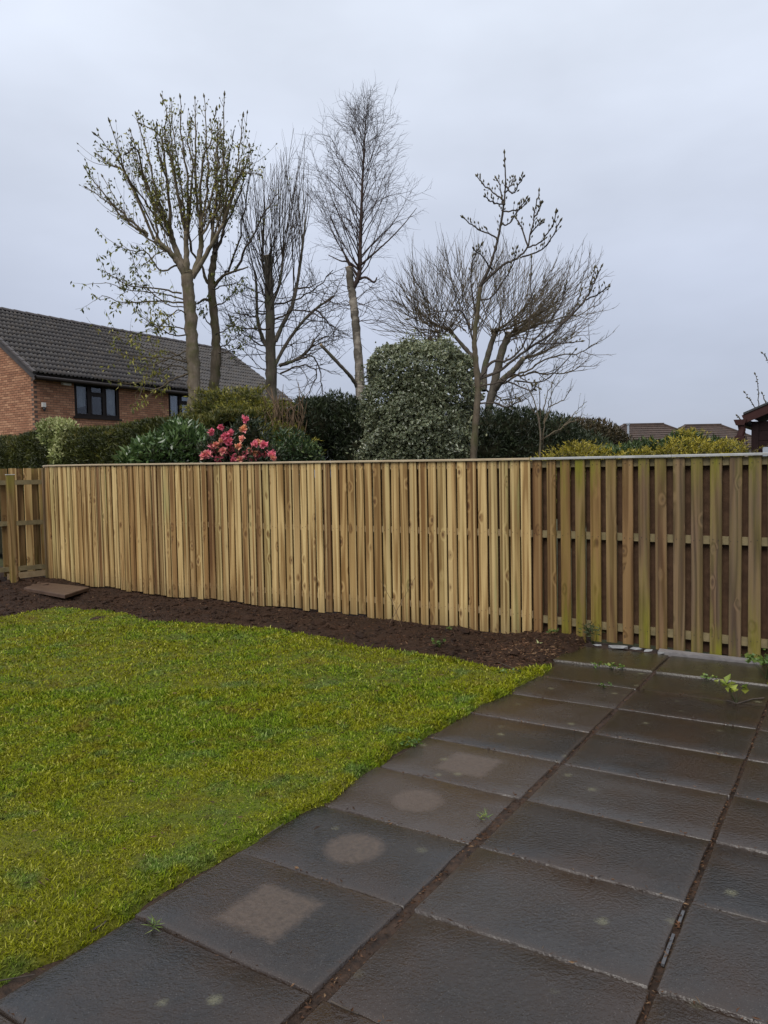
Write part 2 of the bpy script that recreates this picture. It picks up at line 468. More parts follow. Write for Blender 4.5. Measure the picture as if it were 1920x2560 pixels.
def slabmat():
    m = NT('wet_concrete_slab')
    p = m.pos(); oc = m.coord('Object'); r = m.rand()
    fine = m.noise(p, 150, 3, .65); mid = m.noise(p, 38, 5, .65); big = m.noise(p, 2.3, 4, .6)
    agg = m.vor(p, 125)
    c = m.mix(m.mr(big, .35, .65), (.012, .0118, .0118), (.023, .021, .0195))
    c = m.mix(m.mr(r, 0, 1, 0, .6), c, (.03, .02, .013))
    r2 = m.math('FRACT', m.math('MULTIPLY', r, 13.7))
    c = m.mix(1.0, c, m.ramp(r2, [(0, (.5, .47, .46)), (.5, (1, 1, 1.03)), (1, (1.7, 1.58, 1.5))]), 'MULTIPLY')
    c = m.mix(m.mr(mid, .5, .72, 0, .35), c, (.048, .042, .036))
    # brown silt stain and algae patches
    st = m.noise(m.mapping(p, (1, 1, 1), (4, 9, 0)), 1.3, 5, .6)
    c = m.mix(m.mr(st, .46, .62, 0, .85), c, (.026, .0145, .008))
    alg = m.attr('algae', 'OBJECT')
    c = m.mix(m.math('MULTIPLY', alg, m.mr(mid, .35, .6, .35, .9)), c, (.035, .031, .008))
    # pale lichen spots
    sv = m.n('TexVoronoi'); m.set(sv.inputs['Vector'], m.mapping(p, (1, 1, 1), (.3, .7, 0))); sv.inputs['Scale'].default_value = 4.8
    sc = m.n('SeparateColor'); m.set(sc.inputs[0], sv.outputs['Color'])
    sd_ = m.math('ADD', sv.outputs['Distance'], m.math('MULTIPLY', m.math('SUBTRACT', mid, .5), .22))
    spot = m.math('MULTIPLY', m.mr(sd_, .16, .05), m.mr(sc.outputs[1], .45, .6, 0, .75))
    spot = m.math('MULTIPLY', spot, m.mr(fine, .38, .6, .2, 1))
    c = m.mix(spot, c, (.15, .145, .085))
    # dry print in the middle of some slabs: 1 round, 2 square
    dry = m.attr('dry', 'OBJECT')
    dv = m.n('SeparateXYZ'); m.set(dv.inputs[0], oc)
    wob = m.math('MULTIPLY', m.math('SUBTRACT', m.noise(p, 30, 6, .75), .5), .07)
    ax = m.math('ABSOLUTE', dv.outputs[0]); ay = m.math('ABSOLUTE', dv.outputs[1])
    rd = m.math('SQRT', m.math('ADD', m.math('MULTIPLY', ax, ax), m.math('MULTIPLY', ay, ay)))
    sq = m.math('MAXIMUM', ax, ay)
    ci = m.math('MULTIPLY', m.mr(m.math('ADD', rd, wob), .165, .10, smooth=True), m.math('COMPARE', dry, 1.0))
    sqm = m.math('MULTIPLY', m.mr(m.math('ADD', sq, wob), .175, .12, smooth=True), m.math('COMPARE', dry, 2.0))
    dm = m.math('MAXIMUM', ci, sqm)
    c = m.mix(m.math('MULTIPLY', m.math('MULTIPLY', dm, m.mr(mid, .25, .6, .35, 1)), .8), c, (.085, .06, .043))
    # worn damp edge
    ex = m.math('SUBTRACT', .44, ax); ey = m.math('SUBTRACT', .2875, ay)
    edge = m.math('MINIMUM', ex, ey)
    em = m.mr(m.math('ADD', edge, m.math('MULTIPLY', m.math('SUBTRACT', mid, .5), .09)), .035, 0.0)
    c = m.mix(m.math('MULTIPLY', em, .6), c, (.042, .028, .02))
    c = m.mix(m.mr(fine, .60, .72, 0, .5), c, (.11, .10, .09))
    h = m.math('ADD', m.math('MULTIPLY', mid, .55), m.math('ADD', m.math('MULTIPLY', fine, .4), m.math('MULTIPLY', agg, .35)))
    rg = m.math('ADD', m.mr(big, .3, .7, .13, .34), m.math('MULTIPLY', dm, .35))
    pud = m.mr(st, .5, .6, 0, .1)
    rg = m.math('SUBTRACT', rg, pud)
    nrm = m.bump(m.noise(p, 62, 3, .6), .34, .011)
    nrm = m.bump(h, .45, .005, nrm)
    nrm = m.bump(m.noise(p, 7, 2), .12, .012, nrm)
    return m.fin(c, rg, nrm, .5)
M_SLAB = slabmat()
M_JOINT = simple('joint_silt', (.016, .01, .007), (.06, .034, .021), 24, .85, .8, .3, .02)
M_GROUND = simple('rough_ground', (.035, .04, .014), (.06, .055, .022), 1.5, .9, .5, .2, .03)
M_STONE = simple('pale_stone', (.15, .15, .15), (.30, .30, .30), 9, .6, .5)
M_CONC = simple('grey_concrete', (.13, .12, .12), (.2, .185, .18), 12, .6, .5)
M_STEP = simple('brown_stone_slab', (.058, .034, .022), (.10, .06, .04), 7, .5, .6)
# house
def brickmat():
    m = NT('red_brick'); r = m.rand(); p = m.pos()
    t = m.math('ADD', r, m.math('MULTIPLY', m.attr('tint'), 1.0))
    t = m.math('FRACT', t)
    c = m.ramp(t, [(0, (.25, .12, .07)), (.3, (.38, .195, .115)), (.6, (.30, .14, .08)), (.85, (.45, .245, .145)), (1, (.34, .165, .095))])
    f = m.noise(p, 30, 4)
    c = m.mix(m.mr(f, .4, .7, 0, .5), c, m.mix(1.0, c, (.6, .6, .62), 'MULTIPLY'))
    return m.fin(c, .85, m.bump(f, .4, .01), .2)
M_BRICK = brickmat()
M_MORTAR = simple('mortar', (.07, .05, .04), (.11, .085, .068), 12, .9, .3)
def tilemat():
    m = NT('concrete_roof_tile'); r = m.rand(); p = m.pos()
    t = m.math('FRACT', m.math('ADD', r, m.attr('tint')))
    c = m.ramp(t, [(0, (.022, .019, .019)), (.5, (.036, .031, .03)), (1, (.029, .024, .022))])
    f = m.noise(p, 5, 5, .65)
    c = m.mix(m.mr(f, .48, .7, 0, .6), c, (.075, .055, .035))
    l = m.noise(p, 11, 2)
    c = m.mix(m.mr(l, .68, .73, 0, .75), c, (.26, .25, .22))
    return m.fin(c, .5, m.bump(m.noise(p, 60, 3), .3, .006), .35)
M_TILE = tilemat()
M_RTILE = simple('brown_bungalow_tile', (.04, .026, .02), (.07, .045, .034), 3, .7, .3)
M_BROWNP = simple('brown_fascia_paint', (.02, .014, .013), (.034, .025, .022), 5, .45, .05)
M_FRAME = simple('dark_window_frame', (.014, .009, .008), (.02, .014, .012), 6, .5, .05, .15)
M_VERGE = simple('verge_cap', (.05, .042, .04), (.075, .062, .058), 5, .6, .2)
M_CURT = simple('net_curtain', (.55, .56, .58), (.7, .71, .72), 6, .9, .1)
M_ROOM = simple('dim_room', (.03, .03, .035), (.05, .05, .055), 2, .9, .05)
M_WHITE = simple('white_plastic', (.5, .48, .44), (.6, .58, .54), 6, .5, .05)
M_GREYP = simple('pale_panel', (.30, .33, .38), (.36, .39, .44), 3, .5, .05)
M_BLACK = simple('black_plastic', (.01, .01, .01), (.02, .02, .02), 6, .5, .05)
M_RENDER = simple('bungalow_render', (.36, .30, .25), (.45, .4, .34), 3, .9, .2)
M_SHED = simple('maroon_stained_board', (.012, .006, .006), (.022, .011, .011), 6, .7, .4, .12)
M_SHEDF = simple('maroon_fascia', (.032, .012, .011), (.045, .018, .016), 5, .6, .1, .15)
M_FELT = simple('roof_felt', (.03, .03, .032), (.05, .05, .05), 20, .9, .4)
M_POSTTOP = simple('pale_post_cap', (.42, .4, .36), (.55, .53, .48), 15, .6, .2)
M_NAIL = simple('nail_head', (.02, .017, .014), (.035, .03, .025), 5, .5, .05)
def glass():
    m = NT('window_glass')
    g = m.n('BsdfGlossy'); g.inputs['Roughness'].default_value = .02; g.inputs['Color'].default_value = (.9, .93, 1, 1)
    t = m.n('BsdfTransparent'); t.inputs[0].default_value = (.75, .78, .8, 1)
    ms = m.n('MixShader'); fr = m.n('Fresnel'); fr.inputs[0].default_value = 1.4
    m.t.links.new(fr.outputs[0], ms.inputs[0]); m.t.links.new(t.outputs[0], ms.inputs[1]); m.t.links.new(g.outputs[0], ms.inputs[2])
    m.t.links.new(ms.outputs[0], m.t.nodes['Material Output'].inputs[0])
    return m.m
M_GLASS = glass()
# ================================================================== SETTING
GA = R(32.3)
AL = np.array([math.sin(GA), math.cos(GA), 0.0])      # along the paving, towards the fence
CR = np.array([math.cos(GA), -math.sin(GA), 0.0])     # across the paving, to the right
O0 = np.array([0.406, 3.403, 0.0])
def UV(u, v, z=0.0):
    return O0 + CR * u + AL * v + np.array([0, 0, z])
def to_uv(P):
    d = np.asarray(P)[..., :2] - O0[:2]
    return d @ CR[:2], d @ AL[:2]

def sdf(P, poly):
    """signed distance, negative inside"""
    P = np.asarray(P)[:, :2]; poly = np.asarray(poly)[:, :2]
    d = np.full(len(P), 1e9); s = np.zeros(len(P), bool)
    for a, b in zip(poly, np.roll(poly, -1, 0)):
        e = b - a; w_ = P - a
        t = np.clip((w_ @ e) / (e @ e), 0, 1)
        d = np.minimum(d, np.linalg.norm(w_ - t[:, None] * e, axis=1))
        c = ((a[1] <= P[:, 1]) & (b[1] > P[:, 1])) | ((b[1] <= P[:, 1]) & (a[1] > P[:, 1]))
        xi = a[0] + (P[:, 1] - a[1]) * e[0] / (e[1] if abs(e[1]) > 1e-9 else 1e-9)
        s ^= c & (P[:, 0] < xi)
    return np.where(s, -d, d)

# ground sheet out to the horizon
b = Buf()
b.add([[-900, -200, -0.16], [900, -200, -0.16], [900, 1500, -0.16], [-900, 1500, -0.16]], [[0, 1, 2, 3]])
struct(obj('ground', b, M_GROUND), 'rough ground beyond the garden')

lawn_poly = [UV(-1.02, -5.0)[:2], UV(-.975, -1.7)[:2]]
for (u, v) in [(-.915, -1.18), (-.935, -.87), (-.915, -.45), (-.87, .02), (-.91, .67), (-.9, 1.24), (-.845, 1.79), (-.83, 2.4), (-.80, 3.0)]:
    lawn_poly.append(UV(u, v)[:2])
for (x, y) in [(1190, 1440), (1100, 1450), (1000, 1430), (900, 1411), (780, 1396), (620, 1365), (500, 1350), (330, 1345), (270, 1325), (130, 1313), (0, 1335)]:
    lawn_poly.append(G(x, y)[:2])
lawn_poly += [np.array([-7.0, 8.6]), np.array([-7.0, -1.5])]
lawn_poly = np.array(lawn_poly)

def grid(x0, x1, y0, y1, st):
    xs = np.arange(x0, x1 + st, st); ys = np.arange(y0, y1 + st, st)
    X, Y = np.meshgrid(xs, ys)
    n, mm = X.shape
    i = np.arange(n - 1)[:, None] * mm + np.arange(mm - 1)[None, :]
    q = np.stack([i, i + 1, i + mm + 1, i + mm], -1).reshape(-1, 4)
    return X.ravel(), Y.ravel(), q
def lawn_h(x, y):
    P = np.stack([x, y], 1)
    d = sdf(P, lawn_poly) + (fbm(x * 3.1, y * 3.1, 3) - .45) * .16
    return .022 + (fbm(x * 1.3, y * 1.3, 3) - .45) * .05 + (fbm(x * 9, y * 9, 3) - .45) * .022 - .16 * smoothstep(-.06, .07, d), d
x, y, q = grid(-7.0, 1.7, -1.5, 10.6, .05)
z, d = lawn_h(x, y)
keep = (d[q] < .25).any(1)
b = Buf(); b.add(np.stack([x, y, z], 1), q[keep])
o = obj('lawn', b.mesh('lawn', True), M_LAWN); struct(o, 'mossy lawn beside the paving')

# grass blades
def blades(n, x0, x1, y0, y1, dens_pow, Lr, edge=False, seed=1):
    r = np.random.default_rng(seed)
    P = np.stack([r.uniform(x0, x1, n), r.uniform(y0, y1, n)], 1)
    _, d = lawn_h(P[:, 0], P[:, 1])
    dist = np.linalg.norm(P, axis=1)
    k = (d < .015) & (P[:, 0] > -P[:, 1] * .72 - .9)
    if dens_pow: k &= r.random(n) < np.clip((3.0 / np.maximum(dist, .5)) ** dens_pow, 0, 1)
    if edge: k &= (d > -.16)
    P = P[k]; d = d[k]; dist = dist[k]
    z, _ = lawn_h(P[:, 0], P[:, 1])
    n = len(P)
    tall = fbm(P[:, 0] * 2.3 + 40, P[:, 1] * 2.3, 3)
    L = r.uniform(*Lr, n) * (.5 + 1.25 * tall) * np.clip(dist / 4.5, .85, 1.7)
    a = r.uniform(0, 2 * np.pi, n); lean = r.uniform(.25, 1.5, n)
    D = np.stack([np.cos(a) * lean, np.sin(a) * lean, np.ones(n)], 1); D /= np.linalg.norm(D, axis=1)[:, None]
    sa = a + np.pi / 2 + r.normal(0, .5, n)
    W = r.uniform(.0013, .0034, n) * np.clip(dist / 3.2, .95, 2.4)
    Sv = np.stack([np.cos(sa), np.sin(sa), np.zeros(n)], 1) * W[:, None]
    base = np.column_stack([P, z - .004])
    mid = base + D * (L * .6)[:, None]
    D2 = D * np.array([1.5, 1.5, .55]); tip = mid + D2 * (L * .45)[:, None]
    v = np.stack([base - Sv, base + Sv, mid + Sv * .7, mid - Sv * .7, tip], 1).reshape(-1, 3)
    i = np.arange(n)[:, None] * 5
    tint = np.repeat(np.clip(r.normal(.48, .3, n), 0, 1), 5)
    return v, i + np.array([[0, 1, 2, 3]]), i + np.array([[3, 2, 4]]), tint
b = Buf()
for args in [dict(n=620000, x0=-5.5, x1=1.6, y0=1.6, y1=10.4, dens_pow=1.15, Lr=(.007, .023), seed=1),
             dict(n=160000, x0=-3.0, x1=0.6, y0=1.6, y1=5.2, dens_pow=0, Lr=(.007, .02), seed=3),
             dict(n=120000, x0=-2.6, x1=1.7, y0=1.4, y1=7.2, dens_pow=.4, Lr=(.014, .034), edge=True, seed=2),
             dict(n=150000, x0=-3.4, x1=1.0, y0=1.6, y1=6.0, dens_pow=.5, Lr=(.014, .034), seed=9),
             dict(n=9000, x0=-4.5, x1=1.6, y0=1.6, y1=9, dens_pow=.6, Lr=(.02, .04), seed=4)]:
    v, q_, t_, ti = blades(**args); b.add(v, q_, t_, ti)
o = obj('grass', b, M_BLADE); o['kind'] = 'stuff'; o['label'] = 'short mossy green and yellow grass of the lawn'; o['category'] = 'grass'

# soil bed along the fence
def soil_h(x, y):
    u, v = to_uv(np.stack([x, y], 1))
    z = -.012 + (fbm(x * 1.7 + 9, y * 1.7, 3) - .45) * .10 + (fbm(x * 7, y * 7, 4) - .45) * .06 + (fbm(x * 28, y * 28, 3) - .45) * .025
    z += .06 * np.exp(-((u + 1.15) ** 2 + (v - 3.95) ** 2) / .35)            # chip heap at the end of the bed
    z += .10 * smoothstep(-3.8, -5.8, x) * smoothstep(10.8, 11.8, y)           # rises into the far corner
    z -= .16 * smoothstep(-.92, -.74, u + (fbm(x * 5, y * 5, 3) - .45) * .22) * smoothstep(9, 2, v)
    return z
x, y, q = grid(-7.6, 2.1, 5.2, 14.4, .045)
z = soil_h(x, y)
u, v = to_uv(np.stack([x, y], 1))
keep = ((u[q] < -.3) & (v[q] < 8)).any(1) & ((sdf(np.stack([x, y], 1), lawn_poly)[q] > -.5).any(1))
b = Buf(); b.add(np.stack([x, y, z], 1), q[keep])
struct(obj('soil_bed', b.mesh('soil_bed', True), M_SOIL), 'bare dark soil bed along the foot of the fence')
# bark chips and clods in it
r = np.random.default_rng(12)
n = 110000
P = np.stack([r.uniform(-7, 2.0, n), r.uniform(5.8, 13.2, n)], 1)
u, v = to_uv(P); dl = sdf(P, lawn_poly)
dens = .28 + .72 * np.exp(-((u + 1.1) ** 2 / .5 + (v - 3.5) ** 2 / .9)) + .3 * smoothstep(.5, .7, fbm(P[:, 0] * 1.5, P[:, 1] * 1.5, 3))
k = (dl > -.02) & (u < -.68) & (r.random(n) < dens) & (P[:, 1] < 8.9 - (P[:, 0]) * .66 + .1)
P = P[k]; n = len(P); u = u[k]; v = v[k]
z = soil_h(P[:, 0], P[:, 1])
D = r.normal(size=(n, 3)) * np.array([1, 1, .35])
b = Buf()
b.leaves(np.column_stack([P, z + .004]), D, r.uniform(.015, .06, n), r.uniform(.006, .018, n),
         np.clip(r.normal(.42, .24, n) + .35 * np.exp(-((u + 1.0) ** 2 / .3 + (v - 3.5) ** 2 / .4)), 0, 1), .3, r)
o = obj('bark_chips', b, M_CHIP); o['kind'] = 'stuff'; o['label'] = 'reddish brown bark chips scattered over the soil bed'; o['category'] = 'bark chips'
# clods
b = Buf()
def rock(buf, c, s, r, tint=.5, flat=.6):
    ph = (1 + 5 ** .5) / 2
    v = np.array([[-1, ph, 0], [1, ph, 0], [-1, -ph, 0], [1, -ph, 0], [0, -1, ph], [0, 1, ph], [0, -1, -ph], [0, 1, -ph], [ph, 0, -1], [ph, 0, 1], [-ph, 0, -1], [-ph, 0, 1]]) / 1.9
    v = v * r.uniform(.65, 1.2, (12, 1)) * np.array([1, r.uniform(.6, 1), flat]) * s
    a = r.uniform(0, 6.28); ca, sa = math.cos(a), math.sin(a)
    v = v @ np.array([[ca, -sa, 0], [sa, ca, 0], [0, 0, 1]]).T + np.asarray(c)
    buf.add(v, None, [[0,11,5],[0,5,1],[0,1,7],[0,7,10],[0,10,11],[1,5,9],[5,11,4],[11,10,2],[10,7,6],[7,1,8],[3,9,4],[3,4,2],[3,2,6],[3,6,8],[3,8,9],[4,9,5],[2,4,11],[6,2,10],[8,6,7],[9,8,1]], tint)
cnt = 0
while cnt < 1300:
    p = np.array([[r.uniform(-6.5, 1.9), r.uniform(6, 12.6)]])
    uu, vv = to_uv(p)
    if sdf(p, lawn_poly)[0] < .0 or uu[0] > -.75 or p[0, 1] > 8.85 - p[0, 0] * .66: continue
    s = r.exponential(.016) + .008
    if s > .09: continue
    rock(b, [p[0, 0], p[0, 1], soil_h(p[:, 0], p[:, 1])[0] + s * .15], s, r)
    cnt += 1
o = obj('soil_clods', b, M_SOIL); o['kind'] = 'stuff'; o['label'] = 'clods of earth lying on the soil bed'; o['category'] = 'soil'

# ------------------------------------------------------------------ paving
b = Buf()
xs = np.arange(-1.05, 3.0, .04); vs_ = np.arange(-4.3, 4.5, .04)
X, Y = np.meshgrid(xs, vs_); nn, mm = X.shape
Z = -.012 - .012 * (np.abs(X + .04) > .06) + (fbm(X * 6 + 3, Y * 6, 3) - .45) * .034
P = O0 + X.ravel()[:, None] * CR + Y.ravel()[:, None] * AL; P[:, 2] = Z.ravel()
i = np.arange(nn - 1)[:, None] * mm + np.arange(mm - 1)[None, :]
b.add(P, np.stack([i, i + 1, i + mm + 1, i + mm], -1).reshape(-1, 4))
patio = struct(obj('paving', b.mesh('paving', True), M_JOINT), 'slabbed path with silt filled joints')

def slab_mesh(wd, dp, th, seed):
    r = np.random.default_rng(seed)
    nx, ny = 12, 8
    b = Buf()
    xs = np.linspace(-wd/2, wd/2, nx + 1); ys = np.linspace(-dp/2, dp/2, ny + 1)
    ox, oy = r.uniform(0, 50, 2)
    X, Y = np.meshgrid(xs, ys)
    ed = (np.abs(X) > wd/2 - 1e-6) | (np.abs(Y) > dp/2 - 1e-6)
    Z = (fbm(X * 3 + ox, Y * 3 + oy, 3) - .45) * .006 - np.where(ed, .001 + r.random(X.shape) * .0015, 0)
    jx = np.where(np.abs(X) > wd/2 - 1e-6, r.normal(0, .0018, X.shape), 0); jy = np.where(np.abs(Y) > dp/2 - 1e-6, r.normal(0, .0018, X.shape), 0)
    # pull the last inner row close to the rim so the arris is crisp
    Xs = np.where(np.isclose(np.abs(X), abs(xs[1])), np.sign(X) * (wd/2 - .0045), X)
    Ys = np.where(np.isclose(np.abs(Y), abs(ys[1])), np.sign(Y) * (dp/2 - .0045), Y)
    V = np.stack([Xs + jx, Ys + jy, Z], -1).reshape(-1, 3)
    m = nx + 1
    i = np.arange(ny)[:, None] * m + np.arange(nx)[None, :]
    q = np.stack([i, i + 1, i + m + 1, i + m], -1).reshape(-1, 4)
    rim = list(range(0, m)) + [k * m + nx for k in range(1, ny + 1)] + [ny * m + k for k in range(nx - 1, -1, -1)] + [k * m for k in range(ny - 1, 0, -1)]
    low = V[rim].copy(); low[:, 2] = -th
    n0 = len(V); L = len(rim)
    side = [[rim[(k + 1) % L], rim[k], n0 + k, n0 + (k + 1) % L] for k in range(L)]
    b.add(np.vstack([V, low]), np.vstack([q, np.array(side)]))
    me = b.mesh('paving_slab', True); me.materials.append(M_SLAB)
    return me
SL = [slab_mesh(.872, .573, .05, k) for k in range(7)]
r = np.random.default_rng(5)
rows = [-4.11, -3.525, -2.94, -2.355, -1.77, -1.187, -.595, -.005, .572, 1.15, 1.735, 2.32, 2.895, 3.46, 4.10]
cols = [(-.955, -.06), (.0, .897), (.911, 1.795), (1.82, 2.70)]
dry = {(0, 5): 2, (0, 6): 1, (0, 7): 1, (0, 8): 2}
for ci, (u0, u1) in enumerate(cols):
    for ri in range(len(rows) - 1):
        v0, v1 = rows[ri], rows[ri + 1]
        if ci == 0:
            u1_ = -.045 if v0 < .3 else -.034 if v0 < 1 else -.018
            u0_ = u1_ - .876
        else: u0_, u1_ = u0, u1
        o = obj('paving_slab', SL[int(r.integers(0, 7))], None, patio)
        c = UV((u0_ + u1_) / 2 + r.normal(0, .003), (v0 + v1) / 2 + r.normal(0, .003), r.normal(0, .0025) + (.012 if ri == 13 else 0))
        o.location = c
        o.scale = ((u1_ - u0_ - .008) / .872, (v1 - v0 - .009 - abs(r.normal(0, .003))) / .573, 1)
        o.rotation_euler = (r.normal(0, .0025), r.normal(0, .0025), -GA + r.normal(0, .004))
        o['dry'] = float(dry.get((ci, ri), 0))
        o['algae'] = .9 if ri == 13 else (.3 if ri == 12 else .0)
# silt, grit and moss in the wide joint
b = Buf(); r = np.random.default_rng(8)
n = 2600
vv = r.uniform(-2.6, 3.3, n); uu = -.04 + r.normal(0, .02, n) + np.where(r.random(n) < .45, .94, 0)
cross = r.random(n) < .25
rr = np.array(rows)[r.integers(3, 13, n)]
uu = np.where(cross, r.uniform(-.9, 2.2, n), uu); vv = np.where(cross, rr + r.normal(0, .008, n), vv)
P = O0 + uu[:, None] * CR + vv[:, None] * AL; P[:, 2] = np.where(cross, .002, -.014) + r.uniform(0, .01, n)
b.leaves(P, r.normal(size=(n, 3)) * np.array([1, 1, .3]), r.uniform(.008, .03, n), r.uniform(.004, .01, n), np.clip(r.normal(.6, .25, n), 0, 1), .3, r)
o = obj('joint_litter', b, M_CHIP, patio); o['kind'] = 'stuff'
M_SLATE = simple('dark_slate', (.05, .05, .055), (.09, .09, .095), 30, .35, .3)
# slate slivers showing in the second joint
for (v, L) in [(-.33, .2), (-.1, .09)]:
    b = Buf(); b.box((-.006, -L/2, -.02), (.005, L/2, -.011))
    o = obj('slate_sliver', b, M_SLATE, patio); o.location = UV(.90, v, .0); o.rotation_euler = (0, .1, -GA + .02)

# ================================================================== FENCES
def resample(poly, step=None, smooth=True):
    poly = np.asarray(poly, float)
    seg = np.linalg.norm(np.diff(poly, axis=0), axis=1); s = np.concatenate([[0], np.cumsum(seg)])
    return s
class Path:
    def __init__(self, pts):
        self.p = np.asarray(pts, float)
        self.s = np.concatenate([[0], np.cumsum(np.linalg.norm(np.diff(self.p, axis=0), axis=1))])
        self.L = self.s[-1]
    def at(self, s):
        return np.array([np.interp(s, self.s, self.p[:, k]) for k in range(self.p.shape[1])])
    def tan(self, s):
        d = self.at(min(s + .06, self.L)) - self.at(max(s - .06, 0)); return d / np.linalg.norm(d)
def board_mesh(name, wd=.1, th=.02, bev=.004):
    b = Buf()
    x, y = wd/2, th/2
    prof = [(-x, y), (-x, -y + bev), (-x + bev, -y), (x - bev, -y), (x, -y + bev), (x, y)]
    k = len(prof)
    v = [(a, c, 0) for a, c in prof] + [(a, c, 1) for a, c in prof]
    q = [[i, (i + 1) % k, k + (i + 1) % k, k + i] for i in range(k)]
    b.add(v, q)
    b.q.append(np.array([[5, 2, 1, 0], [5, 4, 3, 2], [6, 7, 8, 11], [8, 9, 10, 11]]))
    return b.mesh(name)
BOARD_N = board_mesh('board'); BOARD_N.materials.append(M_NEW)
BOARD_O = board_mesh('board'); BOARD_O.materials.append(M_OLD)
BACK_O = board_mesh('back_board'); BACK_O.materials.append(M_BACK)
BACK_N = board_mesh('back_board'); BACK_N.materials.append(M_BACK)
def put_board(name, me, root, p, tan, z0, z1, wd=1.0, tilt=0.0, off=0.0, roll=0.0):
    o = obj(name, me, None, root)
    nx, ny = tan[1], -tan[0]            # towards the garden (-y side)
    if ny > 0: nx, ny = -nx, -ny
    o.location = (p[0] + nx * off - root.location.x, p[1] + ny * off - root.location.y, z0)
    o.rotation_euler = (roll, tilt, math.atan2(tan[1], tan[0]))
    o.scale = (wd, 1, z1 - z0)
    return o
def capmat():
    m = NT('capping_rail'); p = m.pos()
    g = m.noise(m.mapping(p, (3, 3, 60)), 2.0, 4)
    c = m.mix(m.mr(g, .3, .7), (.30, .22, .13), (.46, .37, .24))
    return m.fin(c, .38, m.bump(g, .2, .005), .5)
M_CAP = capmat()
M_CAPG = simple('sheen_grey_capping', (.26, .26, .25), (.4, .4, .39), 9, .3, .1, .6)  # pale grey puts the wet reflection on the old capping into its colour

r = np.random.default_rng(21)
# --- new fence: left end ... right end (world x, y)
newP = Path([(-5.98, 13.42), (-5.80, 13.02), (-5.60, 12.68), (-5.40, 12.52), (-4.63, 11.98), (-3.77, 11.43), (-2.91, 10.89), (-2.05, 10.35), (-1.19, 9.80), (-.35, 9.24), (.49, 8.67), (1.44, 8.03), (1.546, 7.958)])
topx = [-6.2, -5.6, -4.63, -3.02, -2.16, -1.19, -.03, 1.02, 1.44, 2.6, 3.9]
topz = [1.97, 1.968, 1.955, 1.925, 1.908, 1.893, 1.872, 1.853, 1.847, 1.832, 1.82]
def ztop(x): return float(np.interp(x, topx, topz)) - .012
fence = thing('timber_fence', 'new pale timber fence of close upright boards with a thin wooden capping', 'fence', (-2.05, 10.35, 0))
pitch = .1265
nb = int((newP.L - .05) / pitch)
nails = Buf()
for k in range(nb):
    s = newP.L - .06 - k * pitch
    p = newP.at(s); t = newP.tan(s)
    zt = ztop(p[0])
    sh = float(soil_h(np.array([p[0]]), np.array([p[1]]))[0])
    zb = max(-.02, min(.06, sh + .012)) + abs(r.normal(0, .012))
    if p[0] > -.2: zb = -.03
    put_board('board', BOARD_N, fence, p, t, zb, zt - .004, 1.03 + r.normal(0, .02), r.normal(0, .001), abs(r.normal(0, .0015)), r.normal(0, .0015))
    for zr in (zt - .055, 1.06, .2):
        for dx in (-.024, .024):
            c = np.array([p[0], p[1], zr + r.normal(0, .008)]) + np.array([t[0], t[1], 0]) * (dx + r.normal(0, .004))
            nrm = np.array([t[1], -t[0], 0]); nrm = -nrm if nrm[1] > 0 else nrm
            c = c + nrm * .0102
            nails.bar(c, c + nrm * .0024, .006, .006)
    p2 = newP.at(max(s - pitch / 2, 0))
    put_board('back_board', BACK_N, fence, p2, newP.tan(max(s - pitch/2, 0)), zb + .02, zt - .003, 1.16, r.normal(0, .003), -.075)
o = child('nail_heads', nails, M_NAIL, fence); o['kind'] = 'stuff'
def rails(root, path, s0, s1, zs, mat, off=-.037, n=6, hgt=.072):
    ss = np.linspace(s0, s1, n + 1)
    for a, bb in zip(ss[:-1], ss[1:]):
        pa, pb = path.at(a), path.at(bb); t = (pb - pa) / np.linalg.norm(pb - pa)
        nrm = np.array([t[1], -t[0]]); nrm = -nrm if nrm[1] > 0 else nrm
        for zf in zs:
            B_ = Buf()
            za = zf(pa[0]) if callable(zf) else zf; zb = zf(pb[0]) if callable(zf) else zf
            B_.bar((*(pa + nrm * off + t * .001), za), (*(pb + nrm * off - t * .001), zb), .05, hgt)
            child('rail', B_, mat, root)
M_RAIL = simple('rail_timber', (.24, .165, .085), (.33, .245, .135), 12, .7, .2)
M_RAILO = simple('weathered_rail', (.13, .105, .05), (.22, .17, .085), 12, .7, .2)
rails(fence, newP, .0, newP.L, [lambda x: ztop(x) - .05, 1.06, .2], M_RAIL, n=11)
def capping(root, path, breaks, mat, wd=.11, th=.022, over=.0, dz=0.0):
    for s0, s1 in zip(breaks[:-1], breaks[1:]):
        m = max(2, int((s1 - s0) / .25))
        ss = np.linspace(s0, s1 - .003, m)
        B_ = Buf(); V = []
        for s in ss:
            p = path.at(s); t = path.tan(s); nrm = np.array([t[1], -t[0]]); nrm = -nrm if nrm[1] > 0 else nrm
            zt = ztop(p[0]) + dz
            a = p + nrm * (.028 + over); c = p - nrm * (wd - .028)
            V += [(*a, zt), (*a, zt + th * .8), (*(a - nrm * .004), zt + th), (*c, zt + th), (*c, zt)]
        q = []
        for i in range(m - 1):
            for j in range(5):
                q.append([i*5 + j, i*5 + (j+1) % 5, (i+1)*5 + (j+1) % 5, (i+1)*5 + j])
        B_.add(V, q, [[0, 1, 2], [0, 2, 3], [0, 3, 4], [(m-1)*5+2, (m-1)*5+1, (m-1)*5], [(m-1)*5+3, (m-1)*5+2, (m-1)*5], [(m-1)*5+4, (m-1)*5+3, (m-1)*5]])
        child('capping_rail', B_, mat, root)
capping(fence, newP, [.55, 2.4, 4.8, 7.2, newP.L], M_CAP, over=.006)
